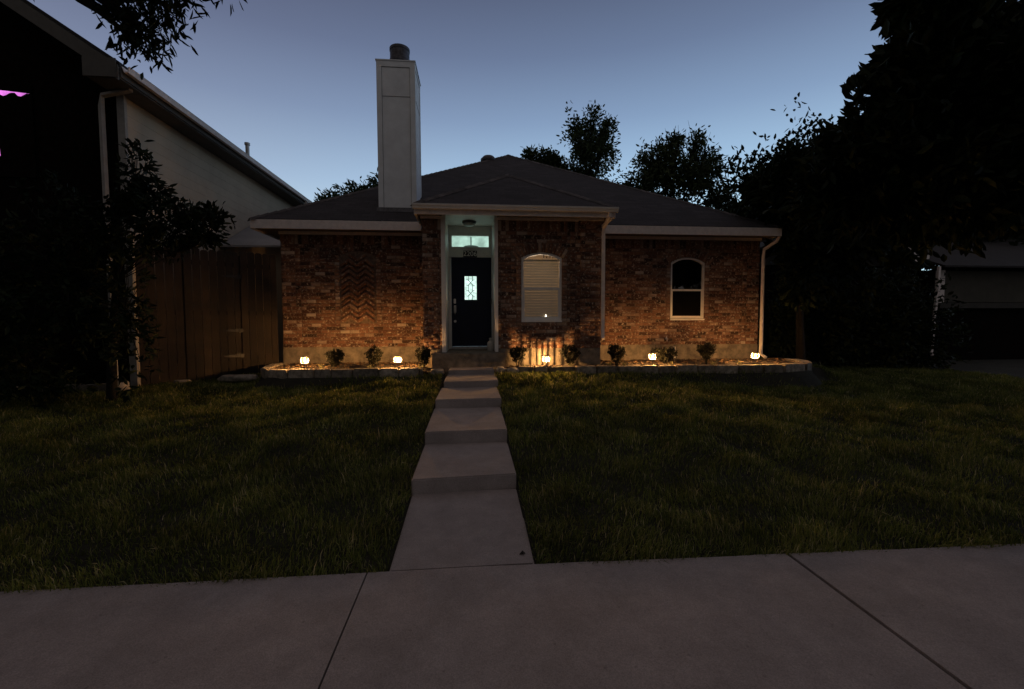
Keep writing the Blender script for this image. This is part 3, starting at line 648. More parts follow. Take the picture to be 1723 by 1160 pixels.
# outlet pipe and tap on the right wing
mb = MB(); mb.tube([(4.86, YW, .93), (4.86, YW-.10, .93), (4.86, YW-.10, .66)], .016, 8); HP(mb, 'drain_pipe', M['white'])
mb = MB(); mb.tube([(4.66, YW, 1.12), (4.66, YW-.08, 1.12), (4.66, YW-.1, 1.07)], .014, 8); mb.tube([(4.66, YW-.05, 1.12), (4.66, YW-.05, 1.18)], [.02, .012], 8); HP(mb, 'hose_tap', M['nickel'])

# ---------------------------------------------------------------- raised bed
def bed_line(x):   # front edge Y of the bed
    return np.interp(x, [-4.1, -3.9, -3.4, -2, -.75, .62, 2.6, 4.5, 5.6, 6.4, 6.95, 7.28], [9.0, 8.55, 8.36, 8.30, 8.32, 8.36, 8.30, 8.28, 8.22, 8.22, 8.45, 8.95])
def bed(xs0, xs1, label):
    t = thing('garden_edging', label, 'garden edging', ((xs0+xs1)/2, 8.3, .6))
    path = []; x = xs0
    while x < xs1: path.append(Vector((x, float(bed_line(x)), 0))); x += .02
    if xs1 > 5: path += [Vector((7.30, 9.1+.1*k, 0)) for k in range(6)]
    if xs0 < -3: path = [Vector((-4.12, 9.7-.1*k, 0)) for k in range(7)]+path
    acc = 0; start = path[0]; i = 0; L_ = random.uniform(.3, .5)
    segs = []
    for k in range(1, len(path)):
        if (path[k]-start).length >= L_:
            segs.append((start, path[k])); start = path[k]; L_ = random.uniform(.3, .5)
    segs.append((start, path[-1]))
    gaps = [1.43, -3.40, -1.40, 6.18]
    for a, b in segs:
        for g in gaps:
            if a.x < g < b.x and abs(b.x-g) < abs(a.x-g): b.x = g-.012
            elif a.x < g < b.x: a.x = g+.012
    for a, b in segs:
        d = b-a
        if d.length < .05: continue
        mid = (a+b)/2; ang = math.atan2(d.y, d.x); hl = d.length/2-.008
        gz = float(zt(mid.x, mid.y))
        z1 = .68+random.uniform(-.006, .006)
        m1 = MB(); rv = random.random()
        V = [Vector((sx*hl, sy*.09, z)) for sx in (-1, 1) for sy in (-1, 1) for z in (gz-.05, z1)]
        rot = Matrix.Rotation(ang+random.uniform(-.02, .02), 3, 'Z')
        V = [rot @ (v+Vector([random.uniform(-.006, .006) for _ in range(3)]))+mid+Vector((0, .09, 0)) for v in V]
        V = [v-t.location for v in V]
        m1.add(V, [(0, 1, 3, 2), (4, 6, 7, 5), (0, 4, 5, 1), (2, 3, 7, 6), (0, 2, 6, 4), (1, 5, 7, 3)], rv)
        m1.build('edging_stone', M['stone'], t, bevel=.018, seg=2)
    return t
bed(-4.0, -.92, 'low pale stone edging of the planting bed left of the front steps')
bed(.86, 7.24, 'long low pale stone edging curving round the planting bed right of the front steps')
# soil inside the beds
def soil(x0, x1, name='bed_soil'):
    xs = np.linspace(x0, x1, int((x1-x0)/.06)); tv = np.linspace(0, 1, 26); V = []
    for x in xs:
        ya = float(bed_line(x))+.10
        yb = YB-.02 if -.98 < x < 2.62 else YW-.01
        if x > 7.03: yb = 10.2
        if yb < ya+.05: yb = ya+.05
        for q in tv: V.append((x, ya+(yb-ya)*q, .60+.035*math.sin(q*3.1)+random.uniform(-.014, .014)))
    nx_, ny_ = len(xs), len(tv); id_ = np.arange(nx_*ny_).reshape(nx_, ny_)
    Fc = np.stack([id_[:-1, :-1], id_[1:, :-1], id_[1:, 1:], id_[:-1, 1:]], -1).reshape(-1, 4)
    return tag(np_mesh(name, np.array(V), Fc, M['soil']), kind='structure')
soil(-4.05, -.82); soil(.68, 7.26)
mb = MB()
for k in range(900):
    x = random.choice([random.uniform(-3.95, -.9), random.uniform(.75, 7.4), random.uniform(.75, 7.4)]); ya = float(bed_line(x))+.2; yb = YB-.05 if -.98 < x < 2.62 else YW-.05
    y = random.uniform(ya, yb); z = .62+.035*math.sin((y-ya+.1)/(yb-ya+.1)*3.1); l = random.uniform(.015, .045)
    mb.box(x-l, x+l, y-.008, y+.008, z, z+random.uniform(.004, .02), random.random(), rot=random.uniform(0, 3), jit=.006)
tag(mb.build('mulch', M['mulch']), 'scattered bark mulch chips on the soil of the planting beds', 'mulch', kind='stuff')
# boulders beside the steps
def rock(loc, s, label, name='field_stone', rz=0, grp=None):
    bm = bmesh.new(); bmesh.ops.create_icosphere(bm, subdivisions=3, radius=1)
    ph = [random.uniform(0, 6) for _ in range(6)]
    for v in bm.verts:
        p = v.co; f = 1+.10*math.sin(p.x*3+ph[0])*math.sin(p.y*3+ph[1])+.06*math.sin(p.z*5+ph[2]+p.x*4)
        q = Vector([math.copysign(abs(c)**.62, c) for c in p])*f; v.co = Vector((q.x*s[0], q.y*s[1], q.z*s[2]))
    me = bpy.data.meshes.new(name); bm.to_mesh(me); bm.free()
    for p in me.polygons: p.use_smooth = True
    a = me.attributes.new('rnd', 'FLOAT', 'POINT'); a.data.foreach_set('value', np.full(len(me.vertices), random.uniform(.4, .9), np.float32))
    o = link(name, me, M['stone']); o.location = loc; o.rotation_euler = (0, 0, rz); return tag(o, label, 'stone', grp)
G = 'loose stones beside the front steps'
rock((-.68, 8.40, .60), (.13, .11, .065), 'rounded pale stone touching the left side of the top path step', grp=G)
rock((.53, 8.42, .61), (.09, .10, .075), 'small rounded stone tucked against the right side of the top path step', grp=G)
rock((.75, 8.40, .60), (.13, .11, .07), 'blocky pale stone at the end of the right bed edging', grp=G)

# ---------------------------------------------------------------- path lights
def lantern(loc, label, br=1.0):
    t = thing('path_light', label, 'garden light', loc, random.uniform(0, 1), 'low glowing path lights in the planting beds')
    mb = MB(); mb.tube([(0, 0, -.18), (0, 0, .04)], .010, 8); mb.build('stake', M['metal_dark'], t)
    mb = MB(); mb.lathe((0, 0, .035), [(.02, 0), (.078, .005), (.078, .012), (.02, .016)], 24); mb.build('base', M['metal_dark'], t)
    mb = MB(); mb.lathe((0, 0, .160), [(.086, 0), (.096, .002), (.094, .006), (.03, .018), (.004, .022)], 24); mb.build('cap', M['metal_dark'], t)
    mb = MB()
    for k in range(24):
        a = 2*math.pi*k/24
        mb.tube([(q*math.cos(a), q*math.sin(a), z) for q, z in ((.050, .045), (.070, .07), (.076, .10), (.070, .13), (.050, .16))], .0034, 4)
    mb.build('cage', M['metal_dark'], t)
    mb = MB(); mb.lathe((0, 0, .045), [(.030, 0), (.052, .015), (.064, .04), (.066, .055), (.064, .07), (.052, .095), (.030, .112)], 20); mb.build('glass', M['lampglass'], t, smooth=True)
    mb = MB(); mb.tube([(0, 0, .076), (0, 0, .082), (0, 0, .098), (0, 0, .112), (0, 0, .118)], [.002*br, .0035*br, .0038*br, .0035*br, .002*br], 12); mb.build('bulb', M['bulb' if br == 1 else 'soft_bulb'], t, smooth=True)
    return t
LP = [(-3.24, 8.80, 'leftmost glowing path light beside the fence end of the left bed'), (-1.47, 8.78, 'glowing path light in the left bed nearest the front steps'),
      (1.44, 8.55, 'glowing path light below the window with blinds'), (3.71, 8.80, 'glowing path light in the bed between the two windows'), (5.96, 8.80, 'rightmost glowing path light near the corner downspout')]
for x, y, lb in LP:
    t = lantern((x, y, .715), lb, 1.0 if 1 < x < 2 else 3.2)

# ---------------------------------------------------------------- foliage helpers
def leaf_quads(P, Dv, L_, W_, rg, fold=.15):
    """a pointed leaf (4 corners, 2 triangles folded on the midrib) at each P along Dv"""
    n = len(P); D = Dv/np.linalg.norm(Dv, axis=1, keepdims=True)
    q = rg.normal(size=(n, 3)); S = np.cross(D, q); S /= np.linalg.norm(S, axis=1, keepdims=True)+1e-9
    Nn = np.cross(S, D); L_ = L_[:, None]; W_ = W_[:, None]
    b = P; m1 = P+D*L_*.38+S*W_*.5+Nn*W_*fold; m2 = P+D*L_*.38-S*W_*.5+Nn*W_*fold; u1 = P+D*L_*.75+S*W_*.36+Nn*W_*fold*.5; u2 = P+D*L_*.75-S*W_*.36+Nn*W_*fold*.5; t = P+D*L_-Nn*L_*.08
    V = np.stack([b, m1, u1, t, u2, m2], 1).reshape(-1, 3)
    i = np.arange(n)[:, None]*6
    F = np.concatenate([i+[0, 1, 2, 3], i+[0, 3, 4, 5]], 0)
    return V, F
def crown(blobs, ntw, per, leaf, wid, seed, spread=.16, droop=-.1, out=.8, clump=.17):
    """twigs spread through ellipsoid blobs, leaves set round the end of each twig"""
    rg = np.random.default_rng(seed); Vs, Fs, Rs = [], [], []; off = 0; tips = []
    vol = np.array([b[3]*b[4]*b[5] for b in blobs])**(2/3); vol = vol/vol.sum()
    for bl, fr in zip(blobs, vol):
        c = np.array(bl[:3]); r = np.array(bl[3:6]); k = max(30 if max(r) > .2 else 10, int(ntw*fr))
        d = rg.normal(size=(k, 3)); d /= np.linalg.norm(d, axis=1, keepdims=True)
        if min(r) > .45:      # gather the twigs into clumps so that gaps stay between them
            K = 12+int(6*min(r)); sc = rg.normal(size=(K, 3)); sc /= np.linalg.norm(sc, axis=1, keepdims=True); sc *= rg.uniform(.45, 1.0, (K, 1))
            w_ = rg.integers(0, K, k); e = rg.normal(size=(k, 3))*clump; q_ = sc[w_]+e; keep = rg.uniform(0, 1, k) < .3
            q_ = np.where(keep[:, None], d*rg.uniform(.1, .8, (k, 1)), q_); q_ = q_*np.where(rg.uniform(0, 1, k) < .07, 1.28, 1)[:, None]; tip = c+q_*r; tips.append((c, tip)); d = q_/(np.linalg.norm(q_, axis=1, keepdims=True)+1e-6)
            P = np.repeat(tip, per, 0)+rg.normal(size=(k*per, 3))*spread*.5; dd = np.repeat(d*out, per, 0)+rg.normal(size=(k*per, 3))*.75; dd[:, 2] += droop
            V, F = leaf_quads(P, dd, leaf*rg.uniform(.6, 1.25, k*per), wid*rg.uniform(.7, 1.2, k*per), rg)
            Vs.append(V); Fs.append(F+off); off += len(V); Rs.append(np.repeat(np.clip(np.repeat(rg.uniform(0, 1, k), per)*.6+rg.uniform(0, .4, k*per), 0, 1), 6))
            continue
        rad = rg.uniform(0.25, 1.0, k)**.55
        lump = 1+.16*np.sin(d[:, 0]*5+seed)*np.sin(d[:, 1]*4+1)+.12*np.sin(d[:, 2]*7+seed*2)
        tip = c+d*r*(rad*lump)[:, None]; tips.append((c, tip))
        P = np.repeat(tip, per, 0)+rg.normal(size=(k*per, 3))*spread*.5; dd = np.repeat(d*out, per, 0)+rg.normal(size=(k*per, 3))*.75; dd[:, 2] += droop
        V, F = leaf_quads(P, dd, leaf*rg.uniform(.6, 1.25, k*per), wid*rg.uniform(.7, 1.2, k*per), rg)
        Vs.append(V); Fs.append(F+off); off += len(V); Rs.append(np.repeat(np.clip(np.repeat(rg.uniform(0, 1, k), per)*.6+rg.uniform(0, .4, k*per), 0, 1), 6))
    return np.concatenate(Vs), np.concatenate(Fs), np.concatenate(Rs), tips
def tree(name, label, base, trunk, rad, blobs, ntw, per, leaf, wid, m, seed, group=None, cat='tree', spread=.16, droop=-.1, twigs=40, out=.8):
    t = thing(name, label, cat, base, 0, group); base = Vector(base)
    V, F, r_, tips = crown(blobs, ntw, per, leaf, wid, seed, spread, droop, out)
    rg = random.Random(seed)
    c = np_mesh('crown', V-np.array(base), F, m, t, r_)
    mb = MB(); pts = [Vector(p)-base for p in trunk]; mb.tube(pts, [rad*(1-.55*i/(len(pts)-1)) for i in range(len(pts))], 10)
    top = pts[-1]
    for (c0, tp) in tips:
        c0 = Vector(c0)-base; mid = top.lerp(c0, .5)+Vector((0, 0, -.05)); sz = min(1, (max(tp.max(0)-tp.min(0)))/1.6)*.8; mb.tube([top, mid, c0], [rad*.4*sz, rad*.28*sz, rad*.14*sz], 7)
        for k in range(min(len(tp), twigs)):
            q = Vector(tp[rg.randrange(len(tp))])-base; st = mid.lerp(c0, rg.uniform(.2, 1)); mb.tube([st, st.lerp(q, .5)+Vector((rg.uniform(-.05, .05), 0, rg.uniform(-.05, .05))), q], [rad*.12, rad*.07, .004], 4, cap=False)
    mb.build('trunk', M['bark'], t, smooth=True); return t

# big broad-leaved tree at the right
tree('magnolia_tree', 'big dark broad-leaved evergreen tree filling the upper right of the photo', (9.5, 6.2, -.0), [(9.5, 6.2, -.1), (9.4, 6.2, 1.5), (8.7, 6.2, 3.1)], .13,
     [(7.3, 6.2, 4.3, 1.55, 1.3, 1.4), (6.3, 6.3, 3.95, .95, .9, .8), (6.95, 6.2, 5.15, .68, .8, .75), (8.6, 6.3, 5.4, 1.0, 1.1, 1.3), (8.8, 6.2, 4.3, 1.2, 1.2, 1.2), (7.2, 6.3, 3.5, 1.3, 1.2, .6), (6.75, 6.0, 5.95, .42, .5, .5), (6.25, 6.2, 5.3, .25, .3, .25), (6.35, 6.1, 6.15, .2, .3, .2), (7.35, 6.1, 6.45, .4, .4, .3), (5.75, 6.6, 3.5, .5, .5, .6), (9.6, 6.6, 4.6, 1.2, 1.2, 1.5)], 2700, 9, .25, .10, M['leaf_dark'], 3, out=1.1)
tree('broadleaf_tree', 'smaller dark broad-leaved tree rising behind the right corner of the brick house', (8.3, 10.4, .1), [(8.3, 10.4, .1), (8.2, 10.4, 1.6), (8.1, 10.3, 2.8)], .12,
     [(8.3, 10.2, 3.9, 1.3, .8, 1.3), (7.55, 10.1, 5.1, .55, .5, .5), (8.45, 10.1, 5.2, .75, .6, .75), (9.6, 10.3, 4.2, 1.3, .9, 1.6), (7.8, 9.9, 2.9, .4, .5, 1.0), (6.9, 10.1, 4.75, .28, .3, .3), (8.1, 10.2, 4.6, .9, .6, .6)], 1700, 9, .23, .09, M['leaf_dark'], 5, out=1.0)
tree('yard_tree', 'dark tree standing in the far right yard beyond the neighbour roof', (14.5, 19, 0), [(14.5, 19, -.1), (14.5, 19, 3)], .3,
     [(14, 19, 6, 3.4, 2, 3.2), (18, 19, 6.5, 3.2, 2, 3.5), (11.8, 19, 5, 1.6, 1.4, 1.7), (22, 18, 6, 3, 2, 4), (24, 18, 4.2, 3, 1, 1.6), (27, 18, 5.5, 3.5, 2, 4)], 4800, 14, .26, .13, M['leaf_dark'], 8, spread=.5)
# trees behind the roof
G = 'trees behind the roof of the brick house'
tree('backyard_tree', 'upright airy tree behind the right slope of the roof, first right of the peak', (7, 26, .4), [(7, 26, .3), (7, 26, 5), (6.9, 26, 8.5)], .22,
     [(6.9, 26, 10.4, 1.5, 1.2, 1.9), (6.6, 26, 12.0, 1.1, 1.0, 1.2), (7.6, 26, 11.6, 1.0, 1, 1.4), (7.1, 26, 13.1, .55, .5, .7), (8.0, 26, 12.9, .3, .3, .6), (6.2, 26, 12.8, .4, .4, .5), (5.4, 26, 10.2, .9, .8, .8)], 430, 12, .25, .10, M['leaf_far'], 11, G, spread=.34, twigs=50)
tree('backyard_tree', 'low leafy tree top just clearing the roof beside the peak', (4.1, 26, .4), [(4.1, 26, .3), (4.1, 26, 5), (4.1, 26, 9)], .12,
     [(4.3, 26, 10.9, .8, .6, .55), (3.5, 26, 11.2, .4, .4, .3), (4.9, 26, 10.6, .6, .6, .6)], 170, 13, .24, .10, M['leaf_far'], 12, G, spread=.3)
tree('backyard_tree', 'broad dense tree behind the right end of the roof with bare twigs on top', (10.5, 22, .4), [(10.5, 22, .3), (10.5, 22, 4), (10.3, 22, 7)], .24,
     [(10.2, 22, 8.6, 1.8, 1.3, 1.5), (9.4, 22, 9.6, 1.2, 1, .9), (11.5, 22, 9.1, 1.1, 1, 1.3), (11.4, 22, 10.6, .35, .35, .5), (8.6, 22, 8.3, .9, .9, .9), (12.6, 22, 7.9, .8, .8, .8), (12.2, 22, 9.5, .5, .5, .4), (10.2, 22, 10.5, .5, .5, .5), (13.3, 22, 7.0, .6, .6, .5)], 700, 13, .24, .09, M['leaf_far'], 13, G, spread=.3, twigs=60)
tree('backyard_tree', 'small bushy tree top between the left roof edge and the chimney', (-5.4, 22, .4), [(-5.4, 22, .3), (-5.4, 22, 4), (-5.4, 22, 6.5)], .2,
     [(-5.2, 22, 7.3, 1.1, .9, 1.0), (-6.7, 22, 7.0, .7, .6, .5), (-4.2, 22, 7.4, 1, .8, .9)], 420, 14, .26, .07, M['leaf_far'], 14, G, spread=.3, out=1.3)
mb = MB(); rg = random.Random(4)
for t_ in bpy.data.objects:
    if t_.name.startswith('backyard_tree') and 'bare twigs' in t_.get('label', ''):
        for k in range(16):
            a = Vector((rg.uniform(-.6, 1.4), 0, rg.uniform(8.9, 9.4))); b = a+Vector((rg.uniform(-.5, .6), rg.uniform(-.3, .3), rg.uniform(.8, 1.9))); mb.tube([a, a.lerp(b, .5)+Vector((rg.uniform(-.08, .08), 0, 0)), b], [.022, .014, .005], 4)
        mb.build('bare_twigs', M['bark'], t_)
# tree whose drooping branches hang in at the top left
tree('street_shade_tree', 'tree whose drooping leafy branches hang into the top left corner of the photo', (-6.9, 3.7, .0), [(-6.9, 3.7, -.1), (-6.9, 3.7, 3.2), (-6.2, 3.7, 6.4)], .19,
     [(-5.4, 3.6, 6.6, 1.7, 1.5, 1.1), (-7.2, 2.6, 6.8, 2.2, 2.4, 1.4), (-5.0, 1.2, 6.9, 2.0, 2.0, 1.0), (-3.9, 3.9, 6.1, .9, .9, .75), (-3.34, 4.2, 4.75, .17, .2, .42), (-3.75, 4.2, 4.75, .12, .15, .36), (-2.98, 4.3, 4.45, .24, .25, .30), (-2.84, 4.2, 4.10, .16, .2, .22), (-2.62, 4.2, 4.35, .18, .2, .22), (-2.78, 4.2, 3.98, .10, .12, .13), (-2.25, 4.2, 4.65, .16, .2, .28), (-2.7, 4.2, 5.1, .5, .4, .4)], 2600, 9, .11, .026, M['leaf_dark'], 21, spread=.12, droop=-1.0, twigs=14, out=.3)
tree('street_shade_tree', 'broad dark tree added to shade the pavement just out of frame to the left', (-6.4, -.6, -.05), [(-6.4, -.6, -.1), (-6.4, -.6, 1.6), (-6.3, -.5, 3.2)], .2,  # unseen tree, put here to darken the left pavement end
     [(-5.6, -.6, 4.6, 2.1, 2.0, 1.8), (-6.8, 1.0, 4.2, 1.7, 1.5, 1.7), (-4.2, -2.0, 5.2, 1.7, 1.6, 1.3), (-8.0, -1.0, 4.4, 1.8, 2, 1.8)], 2600, 10, .24, .10, M['leaf_dark'], 62, twigs=10)
tree('street_shade_tree', 'wide dark tree added to shade the pavement just out of frame to the right', (6.6, .3, -.05), [(6.6, .3, -.1), (6.6, .3, 2), (6.3, .4, 4.6)], .2,  # added out of view, its crown shades the right pavement end
     [(6.2, .6, 6.2, 2.4, 2.0, 1.1), (4.6, .2, 6.4, 1.9, 1.9, .9), (8.4, .6, 5.8, 2.2, 2.2, 1.4), (6.8, 2.0, 5.0, 1.6, 1.4, 1.9), (4.4, -1.8, 5.2, 1.8, 1.7, 1.5), (5.8, -.2, 4.0, 1.5, 1.6, 1.4)], 3200, 10, .24, .10, M['leaf_dark'], 61, twigs=14)
# dark leafy shrub in front of the left neighbour
tree('tall_shrub', 'tall dark shrub with branches spreading over the fence in front of the left house', (-5.75, 7.5, .25), [(-5.75, 7.5, .1), (-5.7, 7.5, 1.2), (-5.6, 7.5, 2.2)], .08,
     [(-5.45, 7.5, 1.7, .28, .4, 1.2), (-5.75, 7.5, 3.0, .5, .6, .6), (-6.2, 7.4, 2.2, .7, .7, 1.2), (-5.2, 7.5, 3.9, .16, .2, .42), (-5.05, 7.5, 3.55, .28, .3, .25), (-4.85, 7.5, 3.1, .4, .4, .33), (-4.4, 7.5, 3.25, .28, .3, .13), (-4.1, 7.5, 3.22, .18, .2, .1), (-5.0, 7.5, 2.85, .45, .4, .22), (-7.3, 7.3, 1.9, 1.1, .7, 1.3), (-7.2, 7.3, .9, 1.4, .6, .6), (-4.35, 7.6, 2.95, .3, .3, .12)], 900, 10, .13, .05, M['leaf_dark'], 23, cat='shrub', out=.9, spread=.1)

# ---------------------------------------------------------------- left neighbour
NL = thing('two_storey_house', 'tall dark two storey house at the left with beige side wall and sloping eave', 'house', (-9, 10, .4))
def part(root, mbx, name, m, **k):
    o = mbx.build(name, m, root, **k); o.data.transform(Matrix.Translation(-root.location)); return o
mb = MB(); z = .3
mb.box(-6.25, -6.2, 8.66, 17.5, .3, 5.75); sw = part(NL, mb, 'side_wall', M['siding'])
mb = MB(); z = .5
while z < 5.7:
    mb.add([(-6.2, 8.72, z), (-6.2, 17.5, z), (-6.194, 17.5, z), (-6.194, 8.72, z), (-6.198, 8.72, z+.2), (-6.198, 17.5, z+.2)], [(0, 1, 2, 3), (3, 2, 5, 4)]); z += .2
part(NL, mb, 'lap_siding', M['siding'])
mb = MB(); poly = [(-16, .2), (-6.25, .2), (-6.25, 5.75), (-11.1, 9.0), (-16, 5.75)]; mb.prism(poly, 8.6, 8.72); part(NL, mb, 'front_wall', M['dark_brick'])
mb = MB(); mb.box(-6.245, -6.12, 8.585, 8.60, .4, 5.7); mb.box(-6.198, -6.17, 8.60, 8.72, .4, 5.7); part(NL, mb, 'corner_board', mat('weathered_board', (.32, .31, .28), .8, var=.15))  # corner boards in plain mid grey
mb = MB(); mb.tube([(-5.84, 8.35, 5.72), (-5.9, 8.45, 5.60), (-6.42, 8.52, 5.52), (-6.46, 8.54, 5.35), (-6.46, 8.54, .55), (-6.42, 8.35, .45)], .045, 4, sq=True); part(NL, mb, 'downspout', mat('weathered_pipe', (.34, .33, .31), .7, var=.15))  # downspout in plain mid grey
rm = mat('neighbour_roof', (.022, .02, .02), .9, var=.3, scale=3)
mb = MB(); s_ = .667
def rf(x): return 5.86+(-5.78-x)*s_
mb.add([(-5.78, 8.05, 5.86), (-5.78, 18, 5.86), (-11.1, 18, rf(-11.1)), (-11.1, 8.05, rf(-11.1)), (-5.78, 8.05, 5.80), (-5.78, 18, 5.80), (-11.1, 18, rf(-11.1)-.07), (-11.1, 8.05, rf(-11.1)-.07),
        (-16.4, 8.05, 5.86), (-16.4, 18, 5.86), (-16.4, 8.05, 5.8), (-16.4, 18, 5.8)], [(0, 1, 2, 3), (4, 5, 6, 7), (0, 4, 7, 3), (1, 2, 6, 5), (0, 1, 5, 4), (3, 2, 9, 8), (7, 6, 11, 10), (3, 7, 10, 8), (8, 9, 11, 10)])
part(NL, mb, 'roof', rm)
mb = MB(); mb.add([(x, y, z) for y in (8.03, 8.06) for x, z in ((-5.80, 5.80), (-11.1, rf(-11.1)-.06), (-11.1, rf(-11.1)-.30), (-5.80, 5.56))], [(0, 1, 2, 3), (7, 6, 5, 4), (0, 4, 5, 1), (1, 5, 6, 2), (2, 6, 7, 3), (3, 7, 4, 0)])
mb.box(-6.30, -5.80, 8.065, 8.60, 5.60, 5.66); mb.box(-6.33, -5.82, 8.02, 8.04, 5.60, 5.9)
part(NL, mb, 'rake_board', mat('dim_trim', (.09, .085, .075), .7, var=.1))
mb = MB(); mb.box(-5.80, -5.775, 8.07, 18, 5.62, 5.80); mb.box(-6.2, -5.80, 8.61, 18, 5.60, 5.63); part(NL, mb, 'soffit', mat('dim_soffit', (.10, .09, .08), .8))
g = MB(); prof = [(0, 0), (.035, -.10), (.10, -.095), (.115, -.03), (.125, 0), (.10, -.01), (.09, -.08), (.04, -.085), (.01, 0)]; n = len(prof)
g.add([(-5.772+a, y, 5.80+b) for y in (8.08, 18) for a, b in prof], [(i, (i+1) % n, (i+1) % n+n, i+n) for i in range(n)]+[tuple(range(n)), tuple(range(n, 2*n))]); part(NL, g, 'gutter', M['trim'])
mb = MB(); mb.tube([(-6.15, 13, 5.9), (-6.15, 13, 6.42)], .05, 10); mb.lathe((-6.15, 13, 6.42), [(.07, 0), (.07, .06), (.01, .07)], 10); part(NL, mb, 'vent_pipe', M['metal_grey'])
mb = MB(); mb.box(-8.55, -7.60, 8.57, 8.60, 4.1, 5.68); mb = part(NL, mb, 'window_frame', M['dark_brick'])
# curtain covers all but a ragged strip at the top and a slit at the left
mb = MB()
xs = np.linspace(-8.5, -7.63, 20); zb = [5.50+.03*math.sin(k*1.1)+(.02 if k % 6 == 2 else 0) for k in range(20)]
mb.add([(x, 8.565, 5.60-.004*k) for k, x in enumerate(xs)]+[(x, 8.565, z) for x, z in zip(xs, zb)], [(k, k+1, 21+k, 20+k) for k in range(19)])
part(NL, mb, 'window_light', M['purple']); mb = MB(); mb.add([(-8.22, 8.565, 4.75), (-8.165, 8.565, 4.72), (-8.145, 8.565, 4.46), (-8.165, 8.565, 4.44)], [(0, 1, 2, 3)]); part(NL, mb, 'window_light', M['purple'])
# lower roof of the rear wing, sloping towards the street
mb = MB(); mb.add([(-6.18, 11.5, 3.45), (-3.9, 11.5, 3.45), (-3.9, 14.2, 4.82), (-6.18, 14.2, 4.82), (-6.18, 11.5, 3.40), (-3.9, 11.5, 3.40), (-3.9, 14.2, 4.77), (-6.18, 14.2, 4.77)], [(0, 1, 2, 3), (7, 6, 5, 4), (0, 4, 5, 1), (1, 5, 6, 2)])
part(NL, mb, 'lower_roof', M['lean'])
mb = MB(); mb.box(-6.18, -4.6, 11.8, 14, .3, 3.5); part(NL, mb, 'rear_wing', M['siding'])
# fence with gate between the houses
FN = thing('wooden_fence', 'tall dark brown board fence with a gate between the two houses', 'fence', (-6.2, 8.76, .35), math.atan2(1.42, 1.92))
def boards(x0, x1, root, name, ztop):
    mb = MB(); x = x0
    while x < x1-.02:
        b = min(x+.138, x1); zt_ = ztop+random.uniform(-.02, .025); y = random.uniform(-.004, .004); rv = random.random(); k = .03
        mb.add([(x+.003, y, 0), (b-.003, y, 0), (b-.003, y, zt_-k), (b-k, y, zt_), (x+k, y, zt_), (x+.003, y, zt_-k), (x+.003, y+.018, 0), (b-.003, y+.018, 0), (b-.003, y+.018, zt_-k), (b-k, y+.018, zt_), (x+k, y+.018, zt_), (x+.003, y+.018, zt_-k)],
               [(0, 1, 2, 3, 4, 5), (11, 10, 9, 8, 7, 6), (0, 6, 7, 1), (1, 7, 8, 2), (2, 8, 9, 3), (3, 9, 10, 4), (4, 10, 11, 5), (5, 11, 6, 0)], rv); x += .14
    return mb.build(name, M['wood'], root)
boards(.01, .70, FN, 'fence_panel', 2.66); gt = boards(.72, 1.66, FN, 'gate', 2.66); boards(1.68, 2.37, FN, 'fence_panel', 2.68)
for z in (.4, 1.35, 2.35):
    mb = MB(); mb.box(.01, 2.37, .02, .06, z, z+.09); mb.build('fence_rail', M['wood'], FN)
for x in (.71, 1.67):
    mb = MB(); mb.box(x-.045, x+.045, .065, .155, -.15, 2.6); mb.build('fence_post', M['wood'], FN)
for z in (.50, 1.03, 2.15):
    mb = MB(); mb.add([(1.67, -.015, z-.045), (1.64, -.015, z), (1.67, -.015, z+.045), (1.70, -.015, z+.02), (1.70, -.015, z-.02), (1.34, -.015, z+.012), (1.34, -.015, z-.012), (1.62, -.015, z+.035), (1.62, -.015, z-.035)], [(0, 4, 3, 2, 1), (8, 7, 5, 6)]); mb.box(1.625, 1.645, -.03, -.005, z-.05, z+.05)
    mb.build('gate_hinge', M['black'], gt)
# neighbour's stone bed edge and loose flat stones
t = thing('stone_border', 'rough pale stone border of the dark neighbouring bed at the far left', 'garden edging', (-7.2, 7.2, .3)); x = -10.2
while x < -6.5:
    l = random.uniform(.28, .5); mb = MB(); gz = float(zt(x, 8.3)); mb.box(x-t.location.x, x+l-.015-t.location.x, 1.0+random.uniform(-.02, .02), 1.22, gz-.1-t.location.z, gz+.13-t.location.z+random.uniform(-.01, .01), random.random(), jit=.012)
    mb.build('edging_stone', M['stone'], t, bevel=.02); x += l
rock((-4.45, 8.75, .50), (.36, .16, .06), 'flat grey stone slab lying at the left end of the left bed', rz=.05)
rock((-6.15, 8.2, .45), (.14, .11, .10), 'pale stone block on the ground under the neighbour downspout')
rock((-5.55, 8.9, .42), (.14, .08, .04), 'thin flat stone lying on the dark ground in front of the fence')

# ---------------------------------------------------------------- right neighbour
NR = thing('low_house', 'dark single storey house at the right edge mostly hidden by the big tree', 'house', (16, 14, 0))
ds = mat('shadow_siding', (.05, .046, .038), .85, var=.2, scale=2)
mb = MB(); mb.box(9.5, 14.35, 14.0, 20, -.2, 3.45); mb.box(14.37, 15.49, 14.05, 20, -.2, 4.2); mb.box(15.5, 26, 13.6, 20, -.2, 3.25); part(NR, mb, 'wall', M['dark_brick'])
mb = MB(); mb.box(15.75, 26, 13.5, 13.6, 2.15, 3.2); part(NR, mb, 'siding', mat('dull_siding', (.07, .065, .05), .9, var=.15, scale=3))
mb = MB(); mb.box(15.55, 15.74, 13.45, 13.6, 2.1, 3.22); part(NR, mb, 'corner_board', M['trim'])
mb = MB(); mb.box(15.55, 26, 13.4, 13.7, 1.95, 2.13); part(NR, mb, 'ledge', ds)
